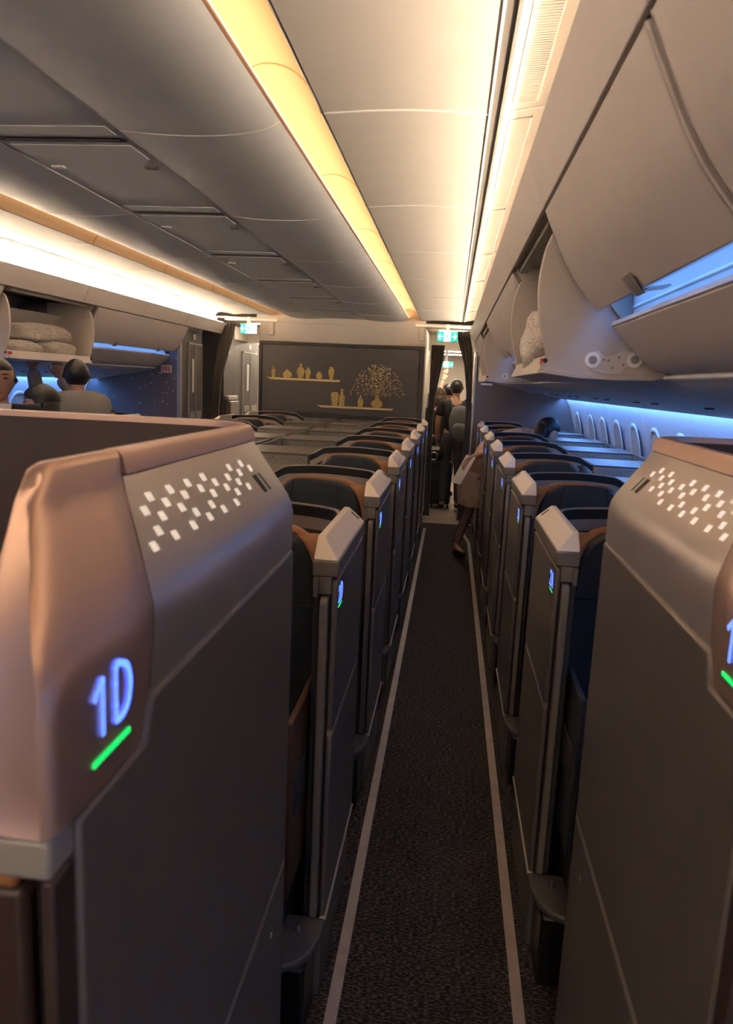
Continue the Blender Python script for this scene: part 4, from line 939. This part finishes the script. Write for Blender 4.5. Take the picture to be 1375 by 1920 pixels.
def person(label, loc, rz, J, clothes, head, hair, skin='skin', hands=(), head_rot=(0, 0, 0), face=False, hair_kind='short', legs_mat=None, grp=None):
    """J: joint name -> (x,y,z,r); clothes: list of (name, material, [chains of joint names], grow)"""
    t = empty('person', loc, label=label, cat='person'); t.rotation_euler = (0, 0, rz)
    J['nbase'] = tuple(J['chest'][i]+(J['neck'][i]-J['chest'][i])*0.62 for i in range(3))+(0.062, 0.058)
    chains = [['pelvis', 'belly', 'chest', 'nbase', 'neck', 'skull'], ['chest', 'shl', 'ell', 'wrl'], ['chest', 'shr', 'elr', 'wrr'], ['pelvis', 'hil', 'knl', 'anl', 'tol'], ['pelvis', 'hir', 'knr', 'anr', 'tor']]
    c0, n0 = J['chest'], J['neck']; J['collar'] = tuple(c0[i]+(n0[i]-c0[i])*0.80 for i in range(3))+(0.088, 0.080)
    def build(chs, grow):
        names = []; edges = []
        for c in chs:
            c = [n for n in c if n in J]
            for n in c:
                if n not in names: names.append(n)
            for a, b in zip(c, c[1:]):
                e = (names.index(a), names.index(b))
                if e not in edges and e[::-1] not in edges: edges.append(e)
        return skin_mesh([tuple(J[n][:3])+tuple(r+grow for r in J[n][3:]) for n in names], edges)
    bm = bmesh.new(); me = build(chains, 0.0); bm.from_mesh(me); bpy.data.meshes.remove(me)
    hm = Matrix.Translation(Vector(head)) @ Matrix.Rotation(head_rot[2], 4, 'Z') @ Matrix.Rotation(head_rot[0], 4, 'X') @ Matrix.Rotation(head_rot[1], 4, 'Y')
    head_bm(bm, hm)
    for h in hands: hand_bm(bm, *h)
    bm_to('body', bm, skin, t, recalc=False, smooth=180)
    ss = lambda a, b, x: (lambda t_: t_*t_*(3-2*t_))(max(0.0, min(1.0, (x-a)/(b-a))))
    def mask(c):
        x, y, z = c
        if hair_kind == 'bob': front = ss(-0.30, -0.10, y+0.25*max(0, z)); top = ss(0.36, 0.50, z+0.15*abs(x)); lowm = 1.0 if y > -0.1 else ss(-0.9, -0.6, z)
        elif hair_kind == 'crop': front = ss(-0.20, 0.05, y); top = ss(0.50, 0.62, z); lowm = ss(-0.80, -0.45, z)*(1-ss(0.72, 0.85, abs(x))*ss(0.0, -0.15, z)*(1-ss(0.2, 0.4, y)))
        else: front = ss(-0.25, -0.05, y); top = ss(0.44, 0.56, z); lowm = ss(-0.52, -0.30, z)*(1-ss(0.72, 0.85, abs(x))*ss(0.0, -0.15, z)*(1-ss(0.2, 0.4, y)))
        return max(front*lowm, top)
    bm = bmesh.new(); bmh = bmesh.new(); bmesh.ops.create_uvsphere(bmh, u_segments=48, v_segments=36, radius=1)
    gh = {'bob': 0.13, 'crop': 0.03, 'short': 0.085}[hair_kind]
    for v in bmh.verts:
        d = v.co.normalized(); v.co = hm @ head_shape(d, -0.035+(gh+0.035)*mask(d))
    me = bpy.data.meshes.new('t'); bmh.to_mesh(me); bmh.free(); bm.from_mesh(me); bpy.data.meshes.remove(me)
    if hair_kind == 'bob':
        rings = []
        for z, w, d in ((0.02, 0.088, 0.098), (-0.05, 0.098, 0.100), (-0.10, 0.094, 0.090), (-0.13, 0.080, 0.075)):
            rings.append([hm @ Vector((w*cos(a), 0.03+d*0.85*sin(a), z)) for a in [-0.25+(pi+0.5)*i/16 for i in range(17)]] + [hm @ Vector((w*0.5*cos(a), 0.02+d*0.2*sin(a), z)) for a in [pi*(1-i/6) for i in range(7)]])
        loft_bm(bm, rings)
    bm_to('hair', bm, hair, t, smooth=180)
    if face:
        for sx in (1, -1):
            tube('eye', [hm @ Vector((sx*0.020, -0.093, 0.010)), hm @ Vector((sx*0.031, -0.091, 0.014)), hm @ Vector((sx*0.043, -0.084, 0.010))], [0.002, 0.0045, 0.002], 'eye', t, n=6)
            tube('eyebrow', [hm @ Vector((sx*0.014, -0.101, 0.031)), hm @ Vector((sx*0.032, -0.096, 0.036)), hm @ Vector((sx*0.048, -0.084, 0.031))], [0.0035, 0.004, 0.002], hair, t, n=6)
        bm = bmesh.new(); tube_bm(bm, [hm @ Vector((-0.022, -0.092, -0.062)), hm @ Vector((0, -0.102, -0.063)), hm @ Vector((0.022, -0.092, -0.062))], [0.002, 0.005, 0.002], 6)
        bm_to('lips', bm, 'lips', t, smooth=60)
    for nm, m, chs, g in clothes:
        me = build(chs, g); finish(nm, me, m, t, smooth=180)
    return t
TORSO = ['pelvis', 'belly', 'chest']
def stand(H=1.70, wide=1.0, arms=None):
    k = H/1.70
    J = dict(pelvis=(0, 0, .95, .125, .095), belly=(0, 0, 1.10, .118, .09), chest=(0, 0.005, 1.30, .135, .095), neck=(0, 0.01, 1.465, .050), skull=(0, 0, 1.57, .055),
             shl=(.175, 0, 1.40, .052), ell=(.215, 0.02, 1.13, .040), wrl=(.205, -0.06, .88, .028), shr=(-.175, 0, 1.40, .052), elr=(-.215, 0.02, 1.13, .040), wrr=(-.205, -0.06, .88, .028),
             hil=(.09, 0, .88, .085), knl=(.095, -0.01, .50, .058), anl=(.10, 0.02, .09, .040), tol=(.105, -0.11, .035, .036),
             hir=(-.09, 0, .88, .085), knr=(-.095, -0.01, .50, .058), anr=(-.10, 0.02, .09, .040), tor=(-.105, -0.11, .035, .036))
    J = {n: (v[0]*k*wide, v[1]*k, v[2]*k)+tuple(r*k for r in v[3:]) for n, v in J.items()}
    J.update(arms or {})
    return J
SHIRT = [['pelvis', 'belly', 'chest', 'collar'], ['chest', 'shl', 'ell_'], ['chest', 'shr', 'elr_']]
LSHIRT = [['pelvis', 'belly', 'chest', 'collar'], ['chest', 'shl', 'ell', 'wrl'], ['chest', 'shr', 'elr', 'wrr']]
PANTS = [['belly', 'pelvis', 'hil', 'knl', 'anl'], ['pelvis', 'hir', 'knr', 'anr']]
SHOES = lambda: [('shoe', 'cloth_black', [['anl', 'tol']], 0.008), ('shoe', 'cloth_black', [['anr', 'tor']], 0.008)]
def tee(J):
    for a in 'lr':
        s0, e0 = J['sh'+a], J['el'+a]
        J['el'+a+'_'] = tuple(s0[i]+(e0[i]-s0[i])*0.72 for i in range(3))+(0.050,)
    return J

# man with a backpack waiting at the curtain (seen from behind)
J = tee(stand(1.74))
m1 = person('man in black t-shirt and grey backpack standing with his back turned', (0.055, 9.95, 0), pi, J,
       [('t_shirt', 'cloth_black', SHIRT, 0.016), ('trousers', 'cloth_jean', PANTS, 0.011)]+SHOES(), (0, -0.01, 1.625), 'hair', 'skin2', hair_kind='crop', head_rot=(0.1, 0, 0.15),
       hands=[((.21, -0.061, .90), (0, -0.15, -1), (-1, 0, 0), 1.05, 0.6, 1), ((-.21, -0.061, .90), (0, -0.15, -1), (1, 0, 0), 1.05, 0.6, -1)])
bp = empty('backpack', (0.12, 9.80, 0.95), label='grey backpack hanging on the back of the man in black', cat='backpack')
blob('pack_body', (0, -0.03, 0.22), (0.135, 0.075, 0.235), 'pack', bp, seed=4, amp=0.03)
blob('front_pocket', (0.0, -0.10, 0.12), (0.10, 0.04, 0.11), 'pack', bp, seed=5, amp=0.03)
for sx in (-0.10, 0.10): tube('strap', [(sx, 0.02, 0.40), (sx-0.04, 0.10, 0.52), (sx-0.05, 0.24, 0.47)], 0.016, 'cloth_navy', bp, n=8)
sc_ = empty('suitcase', (-0.09, 10.15, 0), label='black upright suitcase on the floor beside the man in black', cat='suitcase')
box('case_body', (-0.15, -0.12, 0.05), (0.15, 0.12, 0.64), 'case', sc_, bevel=0.03)
box('front_pocket', (-0.12, -0.15, 0.10), (0.12, -0.11, 0.40), 'case', sc_, bevel=0.02)
tube('handle', [(-0.07, 0.08, 0.62), (-0.07, 0.08, 0.86), (0.07, 0.08, 0.86), (0.07, 0.08, 0.62)], 0.009, 'metal', sc_)
for sx in (-0.11, 0.11): disc('wheel', (sx, -0.10, 0.03), (1, 0, 0), 0.028, 0.02, 'cloth_black', sc_)
cb = empty('shoulder_bag', (-0.17, 9.88, 0.70), label='black handbag with silver ring resting on the suitcase', cat='bag')
blob('bag_body', (0, 0, 0.06), (0.10, 0.06, 0.10), 'case', cb, seed=14, amp=0.05)
bm = bmesh.new(); tube_bm(bm, [(0.05*cos(a)-0.02, -0.07, 0.03+0.05*sin(a)) for a in [2*pi*i/16 for i in range(17)]], 0.007, 6); bm_to('ring', bm, 'metal', cb, smooth=60)
box('paper_tag', (-0.07, -0.07, 0.11), (0.05, -0.064, 0.15), 'white', cb)
# queue beyond him
J = tee(stand(1.60))
person('long haired woman in black top standing left of the backpack man', (-0.17, 10.35, 0), pi+0.3, J, [('top', 'cloth_black', SHIRT, 0.014), ('trousers', 'cloth_black', PANTS, 0.010)]+SHOES(), (0, -0.01, 1.505), 'hair_brown', 'skin', hair_kind='bob',
       hands=[((.195, -0.06, .83), (0, -0.15, -1), (-1, 0, 0), 1, 0.5, 1), ((-.195, -0.06, .83), (0, -0.15, -1), (1, 0, 0), 1, 0.5, -1)])
J = tee(stand(1.66)); J.update(ell=(.24, -0.12, 1.50, .038), wrl=(.20, -0.20, 1.74, .027)); J = tee(J)
person('person in red shirt reaching up in the aisle beyond the curtain', (-0.06, 11.1, 0), pi-0.5, J, [('red_shirt', 'cloth_red', SHIRT, 0.016), ('trousers', 'cloth_jean', PANTS, 0.011)]+SHOES(), (0, -0.01, 1.565), 'hair', 'skin', hair_kind='short', head_rot=(0, 0, 0.8),
       hands=[((.20, -0.20, 1.75), (-0.1, -0.2, 1), (0, -1, 0), 1, 0.3, 1), ((-.20, -0.06, .85), (0, -0.15, -1), (1, 0, 0), 1, 0.5, -1)])
J = tee(stand(1.52))
person('grey haired person in dark clothes half hidden behind the bulkhead edge', (-0.29, 10.75, 0), pi-0.2, J, [('top', 'cloth_navy', SHIRT, 0.018), ('trousers', 'cloth_black', PANTS, 0.010)]+SHOES(), (0, -0.01, 1.43), 'hair_grey', 'skin', hair_kind='bob',
       hands=[((.185, -0.06, .79), (0, -0.15, -1), (-1, 0, 0), 1, 0.5, 1), ((-.185, -0.06, .79), (0, -0.15, -1), (1, 0, 0), 1, 0.5, -1)])

# cabin attendant bending into a right-hand suite (world coordinates, base at the aisle)
J = dict(pelvis=(0.305, 7.29, 0.87, .150, .130), belly=(0.42, 7.28, 1.10, .13, .13), chest=(0.60, 7.26, 1.235, .135, .135), neck=(0.78, 7.26, 1.23, .048), skull=(0.86, 7.26, 1.22, .055),
         shl=(0.62, 7.15, 1.19, .060), ell=(0.36, 7.10, 1.06, .042), wrl=(0.195, 7.09, 0.97, .028), shr=(0.64, 7.38, 1.19, .060), elr=(0.84, 7.36, 0.98, .042), wrr=(0.95, 7.24, 0.84, .028),
         hil=(0.26, 7.22, 0.76, .105), knl=(0.23, 7.24, 0.45, .056), anl=(0.125, 7.20, 0.10, .032), tol=(0.215, 7.12, 0.035, .030),
         hir=(0.35, 7.24, 0.78, .10), knr=(0.46, 7.14, 0.58, .056), anr=(0.50, 7.15, 0.34, .032), tor=(0.59, 7.12, 0.275, .030))
off = Vector((0.22, 7.28, 0))
J = {n: (v[0]-off.x, v[1]-off.y)+tuple(v[2:]) for n, v in J.items()}
ca = person('attendant in taupe dress bending into a right suite, one leg back', off, 0, J,
       [('dress', 'cloth_taupe', [['pelvis', 'belly', 'chest', 'collar'], ['chest', 'shl'], ['chest', 'shr']], 0.014)], (0.93-off.x, 7.27-off.y, 1.275), 'hair', 'skin', hair_kind='bob', head_rot=(0.5, 0, 1.7),
       hands=[((0.195-off.x, 7.09-off.y, 0.97), (-0.5, 0, -0.75), (0.7, 0.3, -0.5), 0.95, 0.6, 1), ((0.95-off.x, 7.24-off.y, 0.84), (0.5, 0, -0.7), (0, 0, -1), 0.95, 0.4, -1)])
rings = []
for (cx, cy, z, rx, ry) in ((0.40, 7.31, 1.00, .135, .125), (0.34, 7.30, 0.90, .160, .150), (0.285, 7.29, 0.78, .170, .165), (0.262, 7.29, 0.66, .160, .170), (0.252, 7.29, 0.56, .140, .165), (0.248, 7.29, 0.505, .130, .160)):
    rings.append([(cx+rx*cos(a)-off.x, cy+ry*sin(a)-off.y, z-0.10*(cx+rx*cos(a)-0.25)) for a in [2*pi*i/24 for i in range(24)]])
loft('skirt', rings, 'cloth_taupe', ca, smooth=60)
for a in 'lr':
    me = skin_mesh([J['hi'+a], J['kn'+a], J['an'+a]], [(0, 1), (1, 2)]); me.name = 'stocking'
    for v in me.vertices: pass
    finish('stocking', skin_mesh([tuple(J['hi'+a][:3])+(J['hi'+a][3]*0.8+0.003,), tuple(J['kn'+a][:3])+(0.060,), tuple(J['an'+a][:3])+(0.036,)], [(0, 1), (1, 2)]), 'stocking', ca, smooth=180)
    an, to = Vector(J['an'+a][:3]), Vector(J['to'+a][:3])
    finish('shoe', skin_mesh([(an.x-0.02, an.y+0.016, an.z-0.052, .046, .046), tuple((an+to)/2-Vector((0, 0, 0.028)))+(.048, .042), (to.x+0.01, to.y-0.008, to.z-0.005, .046, .038)], [(0, 1), (1, 2)]), 'cloth_black', ca, smooth=180)
cd = box('card', (-0.006, -0.07, -0.15), (0.006, 0.07, 0.15), 'white', None, bevel=0.002, label='long white card held in the bending attendant hand', cat='card')
cd.location = (0.155, 7.07, 0.87); cd.rotation_euler = (0.1, radians(28), 0.7)

# crew and passengers at the far left
def suit(label, loc, rz, H, mt, **k):
    J = stand(H)
    return person(label, loc, rz, J, [('jacket', mt, LSHIRT, 0.020), ('trousers', mt, PANTS, 0.012)]+SHOES(), (0, -0.01, H*0.925), 'hair', hands=[((.205*H/1.7, -0.06, .86*H/1.7), (0, -0.15, -1), (-1, 0, 0), 1, 0.5, 1), ((-.205*H/1.7, -0.06, .86*H/1.7), (0, -0.15, -1), (1, 0, 0), 1, 0.5, -1)], **k)
p6 = suit('man in dark suit and white shirt at the far left edge', (-2.425, 3.78, 0), 0.62, 1.70, 'cloth_navy', face=True, hair_kind='short', skin='skin2')
ext_y('shirt_front', [(-0.055, 1.455), (0.055, 1.455), (0.0, 1.20)], -0.150, -0.128, 'cloth_white', p6)
p7 = suit('dark haired woman in profile left of the standing attendant', (-2.535, 4.42, 0), -1.30, 1.54, 'cloth_navy', face=True, hair_kind='bob')
J = stand(1.72); J.update(ell=(.23, -0.20, 1.40, .040), wrl=(.26, -0.30, 1.64, .028), elr=(-.10, -0.24, 1.38, .040), wrr=(0.08, -0.36, 1.58, .028))
p8 = person('attendant in grey uniform reaching up to the open left bin', (-2.66, 5.08, 0), pi+0.62, J, [('jacket', 'cloth_grey', LSHIRT, 0.020), ('trousers', 'cloth_grey', PANTS, 0.018)]+SHOES(), (0, -0.02, 1.60), 'hair', hair_kind='short', head_rot=(-0.15, 0, 0),
       hands=[((.26, -0.30, 1.65), (0.1, -0.3, 1), (0, -1, 0), 1, 0.4, 1), ((0.08, -0.36, 1.59), (0, -0.3, 1), (0, -1, 0), 1, 0.4, -1)])
def sitting(label, loc, rz, kind='short', hair='hair', m='cloth_black'):
    J = dict(pelvis=(0, 0.10, .52, .14, .11), belly=(0, 0.10, .66, .12, .09), chest=(0, 0.06, .86, .135, .095), neck=(0, 0.04, 1.0, .05), skull=(0, 0.03, 1.08, .055),
             shl=(.17, 0.06, .94, .05), ell=(.20, -0.02, .70, .04), wrl=(.12, -0.20, .62, .028), shr=(-.17, 0.06, .94, .05), elr=(-.20, -0.02, .70, .04), wrr=(-.12, -0.20, .62, .028),
             hil=(.09, 0.02, .54, .085), knl=(.10, -0.36, .55, .06), anl=(.10, -0.38, .10, .04), tol=(.10, -0.50, .045, .034), hir=(-.09, 0.02, .54, .085), knr=(-.10, -0.36, .55, .06), anr=(-.10, -0.38, .10, .04), tor=(-.10, -0.50, .045, .034))
    return person(label, loc, rz, J, [('shirt', m, LSHIRT, 0.016), ('trousers', 'cloth_jean', PANTS, 0.014)]+SHOES(), (0, 0.01, 1.125), hair, hair_kind=kind, hands=[((.12, -0.205, .62), (-.3, -1, 0), (0, 0, -1), 1, 0.4, 1), ((-.12, -0.205, .62), (.3, -1, 0), (0, 0, -1), 1, 0.4, -1)])
sitting('seated passenger by the far window, only dark hair showing', (-3.17, 6.6, 0.09), 0.2)
sitting('seated passenger in right suite 4A, only brown hair showing', (0.79, 4.50, -0.03), -0.2, hair='hair_brown')
